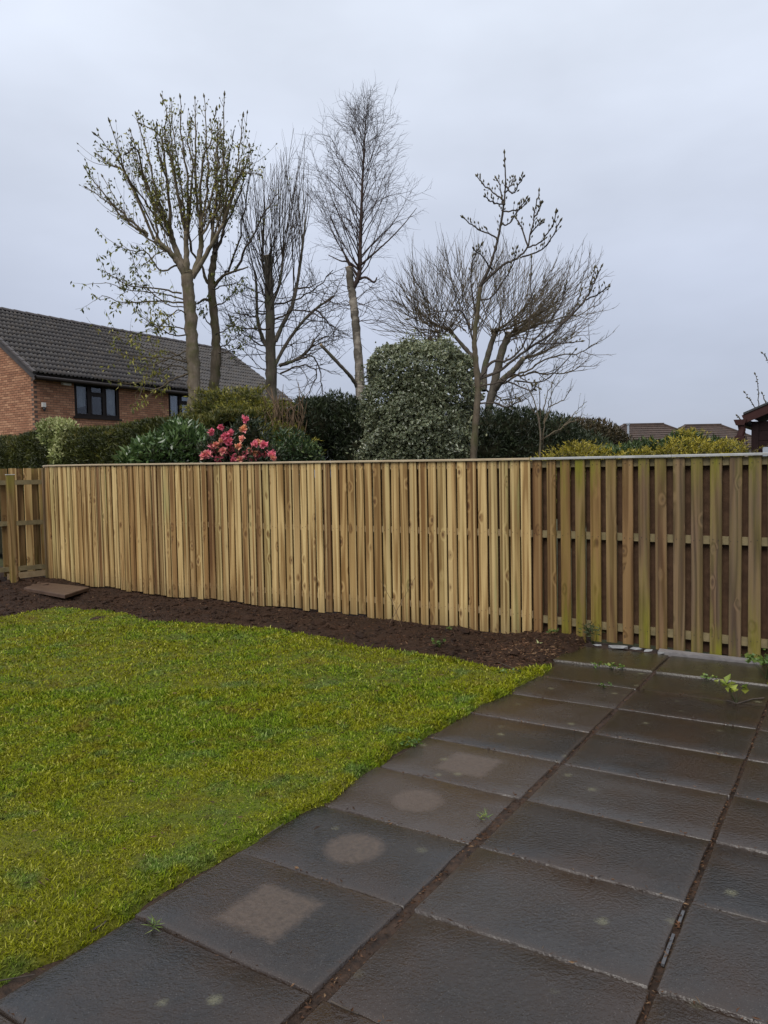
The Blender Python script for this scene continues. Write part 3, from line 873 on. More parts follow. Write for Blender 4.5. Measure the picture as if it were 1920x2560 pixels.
# posts behind
for s in np.linspace(.9, newP.L - .2, 6):
    p = newP.at(s); B_ = Buf(); a = newP.tan(s); nrm = np.array([-a[1], a[0]]); nrm = nrm if nrm[1] > 0 else -nrm
    c = p + nrm * .14
    B_.box((c[0]-.045, c[1]-.045, -.4), (c[0]+.045, c[1]+.045, ztop(p[0]) - .03)); child('post', B_, M_RAILO, fence)

# --- older hit-and-miss fence on the right
oldP = Path([(1.55, 7.952), (2.07, 7.52), (2.61, 7.10), (3.0, 6.80), (4.6, 5.57)])
ofence = thing('weathered_fence', 'older weathered fence with wide gaps between boards, green with algae, behind the paving', 'fence', (2.6, 7.1, 0))
nails = Buf()
k = 0; s = .062
while s < oldP.L - .1:
    p = oldP.at(s); t = oldP.tan(s); zt = ztop(p[0])
    f = (p[0] - 1.45) / 1.75
    zb = -.03 if p[0] < 2.0 else .012 + r.normal(0, .012)
    o = put_board('board', BOARD_O, ofence, p, t, zb, zt - .004, 1.03 + r.normal(0, .02), r.normal(0, .003), 0, r.normal(0, .0015))
    o['grey'] = float(np.clip((f - .25) * 1.7 + r.normal(0, .15), 0, .95))
    o['algae'] = float(np.clip(.2 + f * .5 + r.choice([-.25, 0, .2, .75]), .05, 1.4))
    for zr in (zt - .06, 1.06, .175):
        for dx in (-.026, .026):
            nrm = np.array([t[1], -t[0], 0]); nrm = -nrm if nrm[1] > 0 else nrm
            c = np.array([p[0], p[1], zr + r.normal(0, .008)]) + np.array([t[0], t[1], 0]) * (dx + r.normal(0, .004)) + nrm * .0102
            nails.bar(c, c + nrm * .0024, .0065, .0065)
    s2 = s + .08
    p2 = oldP.at(min(s2, oldP.L))
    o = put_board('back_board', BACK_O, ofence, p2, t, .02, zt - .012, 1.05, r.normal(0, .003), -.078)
    o['grey'] = float(np.clip(r.uniform(0, .5), 0, 1)); o['algae'] = float(r.uniform(.1, .8))
    s += .1603 + r.normal(0, .0015); k += 1
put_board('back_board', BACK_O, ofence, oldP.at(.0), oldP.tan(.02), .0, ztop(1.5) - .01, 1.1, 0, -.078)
o = child('nail_heads', nails, M_NAIL, ofence); o['kind'] = 'stuff'
rails(ofence, oldP, .0, oldP.L, [lambda x: ztop(x) - .045, 1.06, .165], M_RAILO, n=2)
capping(ofence, oldP, [0.004, 1.45, oldP.L], M_CAPG, over=.006)
for s in (.02, 1.85, 3.6):
    p = oldP.at(s); B_ = Buf(); a = oldP.tan(s); nrm = np.array([-a[1], a[0]]); nrm = nrm if nrm[1] > 0 else -nrm
    c = p + nrm * .145
    B_.box((c[0]-.045, c[1]-.045, -.4), (c[0]+.045, c[1]+.045, ztop(p[0]) - .03)); child('post', B_, M_RAILO, ofence)

# --- side fence in the far left corner
sf = thing('side_fence', 'low side fence with a stout square post and pale cap at the soil corner', 'fence', (-6.2, 12.6, 0))
sideP = Path([(-7.35, 11.72), (-6.42, 12.42), (-5.62, 13.10)])
s0 = np.linalg.norm(np.array([-6.42, 12.42]) - np.array([-7.35, 11.72]))
def side_board(name, s, wd, z0, z1, off):
    o = put_board(name, BOARD_N if off == 0 else BOARD_O, sf, sideP.at(s), sideP.tan(s), z0, z1, wd, r.normal(0, .003), off)
    o['grey'] = float(r.uniform(0, .25)); o['algae'] = float(r.uniform(.2, .6)); return o
for s in np.arange(s0 - .95, s0 + .08, .24): side_board('board', s, 1.22, .02, 1.93, 0)
for s in np.arange(s0 + .34, s0 + 1.0, .235): side_board('board', s, 1.2, .20, 1.935, 0)
for s in np.arange(s0 - .715, s0 + 1.0, .235): side_board('board', s, 1.22, .14, 1.93, -.07)
for zf in (1.70, 1.02, .26):
    B_ = Buf(); pa, pb = sideP.at(0.1), sideP.at(s0); 
    n_ = np.array([.03, .04]) * -1
    B_.bar((*(pa - n_), zf), (*(pb - n_), zf), .045, .075); child('rail', B_, M_RAILO, sf)
    B_ = Buf(); pa, pb = sideP.at(s0 + .003), sideP.at(sideP.L)
    B_.bar((*(pa - n_), zf), (*(pb - n_), zf), .045, .075); child('rail', B_, M_RAILO, sf)
B_ = Buf(); pa, pb = sideP.at(s0 + .2), sideP.at(sideP.L); B_.bar((*pa, .14), (*pb, .155), .03, .10); child('kickboard', B_, M_RAIL, sf)
# stout post in front with a pale cap
pp = G(31, 1253, .02); pz = 1.83
B_ = Buf(); Mx = np.eye(4); ca, sa = math.cos(R(38)), math.sin(R(38)); Mx[:2, :2] = [[ca, -sa], [sa, ca]]; Mx[:3, 3] = [pp[0], pp[1], 0]
Mx[:3, 3] = [AT(31, 1253, 12.2)[0], 12.2, 0]
me = board_mesh('post', .1, .1, .012); me.materials.append(M_OLD)
o = obj('post', me, None, sf); o.location = (Mx[0, 3] - sf.location.x, 12.2 - sf.location.y, -.05); o.scale = (1.12, 1.12, 1.87); o.rotation_euler = (0, 0, R(38)); o['grey'] = .15; o['algae'] = .7
B_ = Buf(); B_.box((-.06, -.06, 1.821), (.06, .06, 1.832), .5, Mx); child('post_cap', B_, M_POSTTOP, sf)
o = obj('post', me, None, sf); o.location = (-5.78 - sf.location.x, 12.98 - sf.location.y, -.05); o.scale = (1, 1, 1.985); o.rotation_euler = (0, 0, R(38)); o['grey'] = .9; o['algae'] = .35

# stepping slab in the soil corner
def flat_stone(name, corners, z, th, mat, label, cat, jag=0):
    c = np.mean(corners, 0); B_ = Buf(); n_ = len(corners)
    top = [(p[0]-c[0], p[1]-c[1], th) for p in corners]; mid = [((p[0]-c[0])*1.012, (p[1]-c[1])*1.012, th-.008) for p in corners]; lo = [((p[0]-c[0])*1.012, (p[1]-c[1])*1.012, 0) for p in corners]
    q = []
    for a in (0, n_):
        for j in range(n_): q.append([a + j, a + n_ + j, a + n_ + (j+1) % n_, a + (j+1) % n_])
    t = [[0, j, j + 1] for j in range(1, n_ - 1)]
    B_.add(top + mid + lo, q, t)
    o = obj(name, B_, mat, None, (c[0], c[1], z)); tag(o, label, cat); return o
flat_stone('stepping_slab', [G(52, 1270, .08), G(84, 1257, .08), G(192, 1269, .08), G(140, 1286, .08)], .035, .05, M_STEP, 'brown stone slab lying flat on bare soil in the fence corner', 'slab')
flat_stone('concrete_strip', [UV(-.12, 4.13), UV(-.13, 4.24), UV(.72, 4.2), UV(.74, 4.10)], -.02, .052, M_CONC, 'grey concrete strip under the weathered fence at the end of the paving', 'concrete strip')
# ================================================================== NEIGHBOUR'S HOUSE
HC0 = np.array([-10.69, 23.5, 0.0])
GL = -CR                                     # along the gable, away to the left
house = thing('brick_house', 'two-storey red brick house with dark tiled roof and brown window frames behind the hedge', 'house', tuple(HC0))
def HP(u, g, z):                             # u along front wall, g back along gable
    return HC0 + AL * u + GL * g + np.array([0, 0, z])
HM = np.eye(4); HM[:3, 0] = AL; HM[:3, 1] = GL; HM[:3, 3] = HC0
LEN, SPAN, EAV, RID = 12.15, 7.0, 5.2, 7.6
wins = [(1.42, 3.17, 3.80, 4.93), (5.36, 7.1, 3.80, 4.93)]
b = Buf()                                    # mortar core with window openings
def wallseg(u0, u1, z0, z1): b.box((u0, .0, z0), (u1, .22, z1), .5, HM)
wallseg(0, 1.42, -.2, EAV); wallseg(1.42, 3.17, -.2, 3.80); wallseg(1.42, 3.17, 4.93, EAV)
wallseg(3.17, 5.36, -.2, EAV); wallseg(5.36, 7.1, -.2, 3.80); wallseg(5.36, 7.1, 4.93, EAV); wallseg(7.1, LEN, -.2, EAV)
v = [HP(0.002, .221, -.2), HP(0.002, SPAN, -.2), HP(0.002, SPAN, EAV), HP(0.002, SPAN/2, RID - .08), HP(0.002, .221, EAV + .05),
     HP(.2, .221, -.2), HP(.2, SPAN, -.2), HP(.2, SPAN, EAV), HP(.2, SPAN/2, RID - .08), HP(.2, .221, EAV + .05)]
b.add(v, [[0, 4, 9, 5], [1, 6, 7, 2], [2, 7, 8, 3], [3, 8, 9, 4]], [[0, 1, 2], [0, 2, 3], [0, 3, 4], [5, 7, 6], [5, 8, 7], [5, 9, 8]])
v = [HP(LEN, .221, -.2), HP(LEN, SPAN, -.2), HP(LEN, SPAN, EAV), HP(LEN, SPAN/2, RID - .08), HP(LEN, .221, EAV)]
b.add(v, None, [[0, 2, 1], [0, 3, 2], [0, 4, 3]])
b.box((.2, SPAN - .22, -.2), (LEN, SPAN, EAV), .5, HM)
wall = child('wall', b, M_MORTAR, house)
# bricks
BL, BH, BT = .211, .062, .075
bm = Buf(); bm.box((0, -.006, 0), (BL, .03, BH)); BRICK = bm.mesh('brick'); BRICK.materials.append(M_BRICK)
bm = Buf(); bm.box((-.006, 0, 0), (.03, BL, BH)); BRICKG = bm.mesh('brick'); BRICKG.materials.append(M_BRICK)
cand = []
rest = Buf(); r = np.random.default_rng(31)
for row in range(int(3.15 / BT), int(EAV / BT)):
    z = row * BT + .004
    for k in range(-1, int(LEN / .225)):
        u0 = k * .225 + (.1125 if row % 2 else 0); u1 = u0 + BL
        u0, u1 = max(u0, -.006 if row % 2 == 0 else .1), min(u1, LEN)
        if u1 - u0 < .03: continue
        segs = [(u0, u1)]
        for (a, c, z0, z1) in wins:
            if z + BH > z0 and z < z1:
                ns = []
                for s0_, s1_ in segs:
                    if s1_ <= a or s0_ >= c: ns.append((s0_, s1_)); continue
                    if s0_ < a - .03: ns.append((s0_, a))
                    if s1_ > c + .03: ns.append((c, s1_))
                segs = ns
        for s0_, s1_ in segs: cand.append((0, s0_, s1_, z))
for row in range(int(3.15 / BT), int(RID / BT)):
    z = row * BT + .004
    for k in range(-1, 32):
        g0 = k * .225 + (0 if row % 2 else .1125); g1 = g0 + BL
        g0 = max(g0, .11 if row % 2 == 0 else .0)
        if g1 - g0 < .03: continue
        if z + BH > EAV + .0 + min(g0, SPAN - g1) * .686 or g1 > SPAN: continue
        cand.append((1, g0, g1, z))
def bscore(c):
    t, a, b_, z = c
    zmin = 3.3 if t == 1 else 3.35 + a * .03
    return (0 if z > zmin else 100) + (a if t == 0 else a * 1.5) * 1.0
cand.sort(key=bscore)
for i, (t, a, b_, z) in enumerate(cand):
    if i < 300:
        o = obj('brick', BRICK if t == 0 else BRICKG, None, wall)
        p = HP(a, 0, z) if t == 0 else HP(0, a, z)
        o.location = p - HC0
        o.rotation_euler = (0, 0, math.atan2(AL[1], AL[0]))
        o.scale = ((b_ - a) / BL, 1, 1) if t == 0 else (1, (b_ - a) / BL, 1)
    else:
        if t == 0: rest.box((a, -.006, z), (b_, .03, z + BH), r.random(), HM)
        else: rest.box((-.006, a, z), (.03, b_, z + BH), r.random(), HM)
o = child('brickwork', rest, M_BRICK, house); o.parent = wall; o['kind'] = 'stuff'
# roof
PIT = math.atan2(RID - EAV, SPAN / 2)
ov = .38
Rm = np.eye(4)
sl = np.array([GL[0] * math.cos(PIT), GL[1] * math.cos(PIT), math.sin(PIT)])     # up the slope
nr = np.cross(AL, sl); nr = nr if nr[2] > 0 else -nr
eave0 = HP(-.14, 0, EAV + .02) - sl * ov
SLEN = (SPAN / 2) / math.cos(PIT) + ov
b = Buf()
def RP(u, s, h): return eave0 + AL * u + sl * s + nr * h
RL = LEN + .28
v = [RP(0.02, 0, -.03), RP(RL - .02, 0, -.03), RP(RL - .02, SLEN, -.03), RP(0.02, SLEN, -.03)]
sl2 = np.array([-GL[0] * math.cos(PIT), -GL[1] * math.cos(PIT), math.sin(PIT)])
e2 = HP(-.14, SPAN, EAV + .02) - sl2 * ov
v2 = [e2 + AL * .02 - nr*0, e2 + AL * (RL - .02)]
b.add(v + v2, [[0, 1, 2, 3], [3, 2, 5, 4]])
b.add([p - np.array([0, 0, .05]) for p in v + v2], [[3, 2, 1, 0], [4, 5, 2, 3]])
roof = child('roof', b, M_TILE, house)
# double-roman style tiles
TW, TE = .30, .325
prof = []
for k in range(13):
    x_ = k / 12 * TW; ph = (k / 12 * 2) % 1.0
    prof.append((x_, .012 + (.05 * math.sin(math.pi * (ph - .5) / .5) if ph > .5 else 0.0)))
def tile_geo():
    V = []; n_ = len(prof)
    for s_, dh in ((-.0, .036), (TE + .06, -.004)):
        for x_, h_ in prof: V.append((x_, s_, h_ + dh))
    for x_, h_ in prof: V.append((x_, 0, h_ + .002))
    q_ = [[i, i + 1, n_ + i + 1, n_ + i] for i in range(n_ - 1)] + [[2*n_ + i, 2*n_ + i + 1, i + 1, i] for i in range(n_ - 1)]
    return np.array(V), q_
TV, TQ = tile_geo()
RMx = np.eye(4); RMx[:3, 0] = AL; RMx[:3, 1] = sl; RMx[:3, 2] = nr
bm = Buf(); bm.add(TV, TQ); TILE = bm.mesh('roof_tile', True); TILE.materials.append(M_TILE)
tiles = []
nrow = int(SLEN / TE) + 1; ncol = int(RL / TW)
for i in range(nrow):
    for k in range(ncol):
        tiles.append((i, k))
tiles.sort(key=lambda t: t[1] + t[0] * .15)
rot = Matrix([list(AL), list(sl), list(nr)]).transposed().to_euler()
rest = Buf()
for n_, (i, k) in enumerate(tiles):
    s_ = i * TE
    if s_ > SLEN - .12: continue
    p = RP(k * TW, s_, r.normal(0, .003))
    if n_ < 300:
        o = obj('roof_tile', TILE, None, roof); o.location = p - HC0; o.rotation_euler = rot
        o.rotation_euler.z += r.normal(0, .006)
    else:
        rest.add(TV @ RMx[:3, :3].T + p, TQ, None, r.random())
o = child('tile_field', rest, M_TILE, house); o.parent = roof; o['kind'] = 'stuff'
for k in range(int(RL / .45)):
    B_ = Buf(); p0 = RP(k * .45 + .0, SLEN + .0, .02); p1 = RP(k * .45 + .455, SLEN, .012)
    dn = np.array([0, 0, 1.0]); V = []
    for p_, rr_ in ((p0, .135), (p1, .122)):
        for a in np.linspace(0, math.pi, 7):
            V.append(p_ + GL * rr_ * math.cos(a) + dn * (rr_ * .8 * math.sin(a) - .02))
    B_.add(V, [[j, j + 1, 8 + j, 7 + j] for j in range(6)], [[0, j + 1, j] for j in range(1, 6)])
    o = child('ridge_tile', B_, M_VERGE, house); o.parent = roof
# verge caps, barge board, fascia, gutter
for k in range(int(SLEN / TE) + 1):
    B_ = Buf(); B_.bar(RP(-.03, k * TE, .035), RP(-.03, min((k + 1) * TE + .02, SLEN), .02), .10, .06, .5, nr)
    o = child('verge_cap', B_, M_VERGE, house); o.parent = roof
b = Buf(); b.bar(RP(.06, -.02, -.14), RP(.06, SLEN, -.14), .03, .19, .5, nr); child('barge_board', b, M_VERGE, house)
b = Buf(); b.bar(RP(.08, .03, -.12), RP(RL - .08, .03, -.12), .03, .2); child('fascia', b, M_BROWNP, house)
b = Buf(); b.box((-.1, -.32, EAV - .29), (LEN, .0, EAV - .262), .5, HM); child('soffit', b, M_BROWNP, house)
b = Buf()
gp = np.array([RP(.02, -.06, -.1), RP(RL - .02, -.06, -.1)])
b.tube(np.linspace(gp[0], gp[1], 8), .058, 8); child('gutter', b, M_BROWNP, house)
# windows
for wi, (u0, u1, z0, z1) in enumerate(wins):
    fr = Buf(); t_ = .07
    mul = [u0 + (u1 - u0) * f for f in (.335, .665)]
    fr.box((u0, .02, z0), (u1, .09, z0 + t_), .5, HM); fr.box((u0, .02, z1 - t_), (u1, .09, z1), .5, HM)
    for a in (u0, u1 - t_): fr.box((a, .021, z0 + t_), (a + t_, .089, z1 - t_), .5, HM)
    for a in mul: fr.box((a - .045, .021, z0 + t_), (a + .045, .089, z1 - t_), .5, HM)
    fr.box((mul[0] + .045, .022, z1 - .40), (mul[1] - .045, .088, z1 - .33), .5, HM)
    win = child('window', fr, M_FRAME, house)
    sb = Buf(); sb.box((u0 - .06, -.05, z0 - .06), (u1 + .06, .10, z0 - .002), .5, HM); o = child('sill', sb, M_FRAME, house); o.parent = win
    panes = [(u0 + t_, mul[0] - .045, z0 + t_, z1 - t_), (mul[0] + .045, mul[1] - .045, z0 + t_, z1 - .40), (mul[0] + .045, mul[1] - .045, z1 - .33, z1 - t_), (mul[1] + .045, u1 - t_, z0 + t_, z1 - t_)]
    for (a, c, d_, e_) in panes:
        # casement rim
        rim = Buf()
        rim.box((a, .012, d_), (a + .035, .03, e_), .5, HM); rim.box((c - .035, .012, d_), (c, .03, e_), .5, HM)
        rim.box((a + .035, .013, d_), (c - .035, .029, d_ + .035), .5, HM); rim.box((a + .035, .013, e_ - .035), (c - .035, .029, e_), .5, HM)
        o = child('casement', rim, M_FRAME, house); o.parent = win
        g_ = Buf(); g_.box((a + .01, .045, d_ + .01), (c - .01, .051, e_ - .01), .5, HM); o = child('pane', g_, M_GLASS, house); o.parent = win
    rm = Buf()
    rm.add([HP(u0, 1.8, z0 - .5), HP(u1, 1.8, z0 - .5), HP(u1, 1.8, z1 + .1), HP(u0, 1.8, z1 + .1)], [[0, 1, 2, 3]])
    for a in (u0 - .3, u1 + .3): rm.add([HP(a, .24, z0 - .5), HP(a, 1.8, z0 - .5), HP(a, 1.8, z1 + .1), HP(a, .24, z1 + .1)], [[0, 1, 2, 3]])
    rm.add([HP(u0 - .3, .24, z1 + .1), HP(u1 + .3, .24, z1 + .1), HP(u1 + .3, 1.8, z1 + .1), HP(u0 - .3, 1.8, z1 + .1)], [[0, 1, 2, 3]])
    rm.add([HP(u0 - .3, .24, z0 - .5), HP(u1 + .3, .24, z0 - .5), HP(u1 + .3, 1.8, z0 - .5), HP(u0 - .3, 1.8, z0 - .5)], [[0, 1, 2, 3]])
    o = child('room_lining', rm, M_ROOM, house); o.parent = win
    for (c0, c1, zb_) in ([(u0 + .05, u0 + .52, z0 + .25), (u1 - .60, u1 - .05, z0 + .1)] if wi == 0 else [(u0 + .05, u1 - .05, z0)]):
        cb = Buf(); m_ = 24; V = []
        for j in range(m_ + 1):
            a = c0 + (c1 - c0) * j / m_; dd = .14 + .03 * math.sin(j * 1.9)
            V += [HP(a, dd, zb_ + .12 * abs(j / m_ - (.0 if c0 < u0 + .2 else 1))), HP(a, dd, z1 - .05)]
        cb.add(V, [[2*j, 2*j+2, 2*j+3, 2*j+1] for j in range(m_)])
        o = child('curtain', cb, M_CURT if wi == 0 else M_GREYP, house); o.parent = win
b = Buf(); b.box((.24, -.07, 4.02), (.36, -.006, 4.16), .5, HM); lamp = child('wall_lamp', b, M_WHITE, house)
b = Buf(); b.tube([HP(.30, -.05, 4.02), HP(.30, -.06, 3.96), HP(.30, -.07, 3.9)], [.035, .045, .03], 8); o = child('lamp_sensor', b, M_BLACK, house); o.parent = lamp
b = Buf(); b.box((.95, -.12, 4.76), (1.25, -.007, 4.86), .5, HM); child('floodlight', b, M_WHITE, house)

# ================================================================== far bungalows
def bungalow(cx, Y, ridge_px, ridge_y, eave_px, eave_y, label, pipe=False):
    x0, x1 = ridge_px; a0, a1 = eave_px
    zr = AT((x0 + x1) / 2, ridge_y, Y)[2]; ze = AT((a0 + a1) / 2, eave_y, Y)[2]
    xr0, xr1 = AT(x0, ridge_y, Y)[0], AT(x1, ridge_y, Y)[0]
    xe0, xe1 = AT(a0, eave_y, Y)[0], AT(a1, eave_y, Y)[0]
    dep = (xr0 - xe0) * .9
    cxm = (xe0 + xe1) / 2
    root = thing('bungalow', label, 'house', (cxm, Y, 0), 'bungalows beyond the conifers')
    B_ = Buf(); B_.box((xe0 + .4, Y - dep + .4, -.2), (xe1 - .4, Y + dep - .4, ze + .02)); child('wall', B_, M_RENDER, root)
    B_ = Buf()
    E_ = [(xe0, Y - dep, ze), (xe1, Y - dep, ze), (xe1, Y + dep, ze), (xe0, Y + dep, ze)]; Rr = [(xr0, Y, zr - .03), (xr1, Y, zr - .03)]
    B_.add(E_ + Rr, [[0, 1, 5, 4], [2, 3, 4, 5], [3, 2, 1, 0]], [[1, 2, 5], [3, 0, 4]])
    rf = child('roof', B_, M_RTILE, root)
    ncs = 11
    for k in range(ncs):
        f0, f1 = k / ncs, (k + 1) / ncs
        B_ = Buf()
        def ring(f, h):
            L_ = lambda a, b_: np.array(a) + (np.array(b_) - np.array(a)) * f
            return [L_(E_[0], Rr[0]) + [-h*.3, -h*.8, h], L_(E_[1], Rr[1]) + [h*.3, -h*.8, h], L_(E_[2], Rr[1]) + [h*.3, h*.8, h], L_(E_[3], Rr[0]) + [-h*.3, h*.8, h]]
        lo, hi = ring(f0, .05), ring(f1 + .01, .015); lo2 = ring(f0, .01)
        V = lo + hi + lo2
        q_ = [[j, (j + 1) % 4, 4 + (j + 1) % 4, 4 + j] for j in range(4)] + [[8 + j, 8 + (j + 1) % 4, (j + 1) % 4, j] for j in range(4)]
        B_.add(V, q_)
        o = child('tile_course', B_, M_RTILE, root); o.parent = rf
    B_ = Buf(); B_.bar((xr0 - .1, Y, zr + .02), (xr1 + .1, Y, zr + .02), .28, .14)
    for xe_, xr_ in ((xe0, xr0), (xe1, xr1)):
        for sg in (-1, 1): B_.bar((xe_, Y + sg * dep, ze + .03), (xr_, Y, zr + .03), .22, .12)
    o = child('ridge_capping', B_, M_RTILE, root); o.parent = rf
    if pipe:
        p = AT(1357, 938, Y - dep * .55); B_ = Buf(); zb = AT(1357, 941, Y - dep * .55)[2]; zt_ = AT(1357, 914, Y - dep * .55)[2]
        B_.tube([(p[0], p[1], zb - .3), (p[0], p[1], zb + .1), (p[0], p[1], zt_ - .12), (p[0], p[1], zt_ - .11), (p[0], p[1], zt_)], [.1, .075, .075, .12, .13], 8)
        child('flue_pipe', B_, M_GREYP, root)
    for k in range(3):
        B_ = Buf(); xx = xe0 + (xe1 - xe0) * (k + .6) / 3.4
        B_.box((xx, Y - dep + .36, 1.0), (xx + 1.2, Y - dep + .41, 2.1)); child('window', B_, M_FRAME, root)
bungalow(0, 55, (1350, 1430), 917, (1258, 1532), 972, 'brown tiled hipped bungalow roof with a pale flue pipe', True)
bungalow(0, 57, (1482, 1554), 918.5, (1392, 1645), 972, 'brown tiled hipped bungalow roof without a flue, seen past the shed', False)

# ================================================================== shed on the right
SY = 11.0
S0 = AT(1624, 930, SY)                                # front left corner of the shed; front runs along CR, side along AL
shed = thing('garden_shed', 'dark maroon timber shed with gutter and downpipe beyond the weathered fence', 'shed', (S0[0], S0[1], 0))
SM = np.eye(4); SM[:3, 0] = CR; SM[:3, 1] = AL; SM[:3, 3] = [S0[0], S0[1], 0]
def on_front(x, y, off=0.0):                          # pixel -> (distance along the front, height)
    d = ray(x, y); o_ = np.array([S0[0], S0[1]]) + AL[:2] * off
    t, u_ = np.linalg.solve(np.array([d[:2], -CR[:2]]).T, o_)
    return u_, d[2] * t + HC
def shed_part(name, B_, mat):
    for i in range(len(B_.v)): B_.v[i] = B_.v[i] @ SM[:3, :3].T + SM[:3, 3]
    return child(name, B_, mat, shed)
xr0, zr0 = on_front(1606, 896, -.12); xr1, zr1 = on_front(1659, 873, -.12)
sl_ = (zr1 - zr0) / (xr1 - xr0)
W2 = 1.25
for k in range(30):
    B_ = Buf(); z0 = k * .14; z1 = z0 + .135
    f_ = max(0, (z1 + .1 - zr0 - sl_ * (0 - xr0)) / sl_)
    a = f_; c = 2 * W2 - f_
    if c - a < .2: break
    B_.box((a, -.012, z0), (c, .02, z1)); shed_part('board', B_, M_SHED)
B_ = Buf(); B_.box((.01, .021, -.1), (2 * W2, 2.2, zr0 - .1)); shed_part('side_wall', B_, M_SHED)
B_ = Buf(); B_.box((-.002, -.032, .0), (.09, -.0125, zr0 - .1)); shed_part('corner_board', B_, M_SHED)
zm = zr0 + sl_ * (W2 - xr0)
for sg in (0, 1):
    xe_ = xr0 if sg == 0 else 2 * W2 - xr0
    B_ = Buf(); B_.bar((xe_, -.12, zr0 - .065), (W2, -.12, zm - .065), .03, .12); shed_part('fascia', B_, M_SHEDF)
    q0 = np.array([xe_, -.15, zr0]); q1 = np.array([W2, -.15, zm])
    B_ = Buf(); B_.add([q0, q1, q1 + [0, 2.4, 0], q0 + [0, 2.4, 0], q0 + [0, 0, .03], q1 + [0, 0, .03], q1 + [0, 2.4, .03], q0 + [0, 2.4, .03]], [[0, 1, 5, 4], [4, 5, 6, 7], [3, 2, 1, 0], [1, 2, 6, 5], [3, 0, 4, 7]])
    shed_part('roof', B_, M_FELT)
gx, gz = on_front(1599, 913, -.14)
B_ = Buf(); V = []
for yy in (-.17, 2.2):
    V += [(gx - .085, yy, gz + .045), (gx - .055, yy, gz - .035), (gx + .055, yy, gz - .035), (gx + .085, yy, gz + .045)]
B_.add(V, [[0, 4, 5, 1], [1, 5, 6, 2], [2, 6, 7, 3], [0, 1, 2, 3], [7, 6, 5, 4]]); shed_part('gutter', B_, M_SHEDF)
dx, _ = on_front(1598, 960, -.14)
B_ = Buf(); B_.tube([(gx + .01, -.1, gz - .035), (gx + .02, -.1, gz - .1), (dx, -.12, gz - .2), (dx, -.12, gz - .4), (dx, -.12, .0)], .05, 10); shed_part('downpipe', B_, M_SHEDF)
B_ = Buf(); B_.box((dx - .062, -.18, gz - .25), (dx + .062, -.06, gz - .19)); shed_part('pipe_collar', B_, M_SHEDF)
wx, wz = on_front(1648, 966, 0)
B_ = Buf(); B_.box((wx, -.02, wz - .5), (wx + .7, -.0135, wz)); shed_part('window', B_, M_GREYP)

# ================================================================== FOLIAGE MASSES
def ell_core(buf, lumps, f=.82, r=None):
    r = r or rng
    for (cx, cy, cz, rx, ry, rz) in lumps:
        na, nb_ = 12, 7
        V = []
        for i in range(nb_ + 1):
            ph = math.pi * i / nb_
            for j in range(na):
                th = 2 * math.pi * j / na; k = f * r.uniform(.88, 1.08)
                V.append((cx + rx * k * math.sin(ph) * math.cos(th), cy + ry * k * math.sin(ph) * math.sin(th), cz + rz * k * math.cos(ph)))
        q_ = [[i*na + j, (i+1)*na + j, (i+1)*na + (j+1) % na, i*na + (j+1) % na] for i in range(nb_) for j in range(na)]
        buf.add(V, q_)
def shell(lumps, n, r, depth=.22, zmin=0., wb=.16):
    L = np.array(lumps, float)
    w_ = (L[:, 3] * L[:, 5] + L[:, 4] * L[:, 5] + L[:, 3] * L[:, 4]); w_ /= w_.sum()
    idx = r.choice(len(L), n, p=w_)
    d = r.normal(size=(n, 3)); d /= np.linalg.norm(d, axis=1)[:, None]
    rad = 1.06 - depth * r.random(n) ** 1.4
    wob = 1 + wb * (fbm(d[:, 0] * 2.3 + idx * 3.7 + 8, d[:, 2] * 2.3 + d[:, 1] * 1.7, 3) - .45)
    C = L[idx, :3]; A_ = L[idx, 3:]
    P = C + d * A_ * (rad * wob)[:, None]
    N_ = d / A_; N_ /= np.linalg.norm(N_, axis=1)[:, None]
    ok = P[:, 2] > zmin
    view = P * [1, 1, 0]; view /= np.linalg.norm(view, axis=1)[:, None]
    ok &= (N_ * view).sum(1) < .55
    for k in range(len(L)):
        v_ = (((P - L[k, :3]) / L[k, 3:]) ** 2).sum(1)
        ok &= ~((v_ < .62) & (idx != k))
    return P[ok], N_[ok]
def foliage(root, lumps, n, L, W, mat, seed, up=.5, out=.6, rnd=.7, depth=.25, zmin=0., tint=(.5, .22), name='foliage', core=.8, top=.25, fold=.25):
    r = np.random.default_rng(seed)
    if core:
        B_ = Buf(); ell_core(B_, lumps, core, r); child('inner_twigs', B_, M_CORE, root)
    P, N_ = shell(lumps, n, r, depth, zmin)
    m_ = len(P)
    D = N_ * out + np.array([0, 0, up]) + r.normal(size=(m_, 3)) * rnd
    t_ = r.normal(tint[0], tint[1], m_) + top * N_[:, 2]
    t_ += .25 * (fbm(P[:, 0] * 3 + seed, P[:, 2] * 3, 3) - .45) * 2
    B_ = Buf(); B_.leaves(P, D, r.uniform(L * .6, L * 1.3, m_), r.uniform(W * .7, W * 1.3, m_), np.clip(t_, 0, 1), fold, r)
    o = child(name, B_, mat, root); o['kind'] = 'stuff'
    return o
def lump(x, y, Y, rx, ry, rz):
    p = AT(x, y, Y); return (p[0], p[1], p[2], rx, ry, rz)

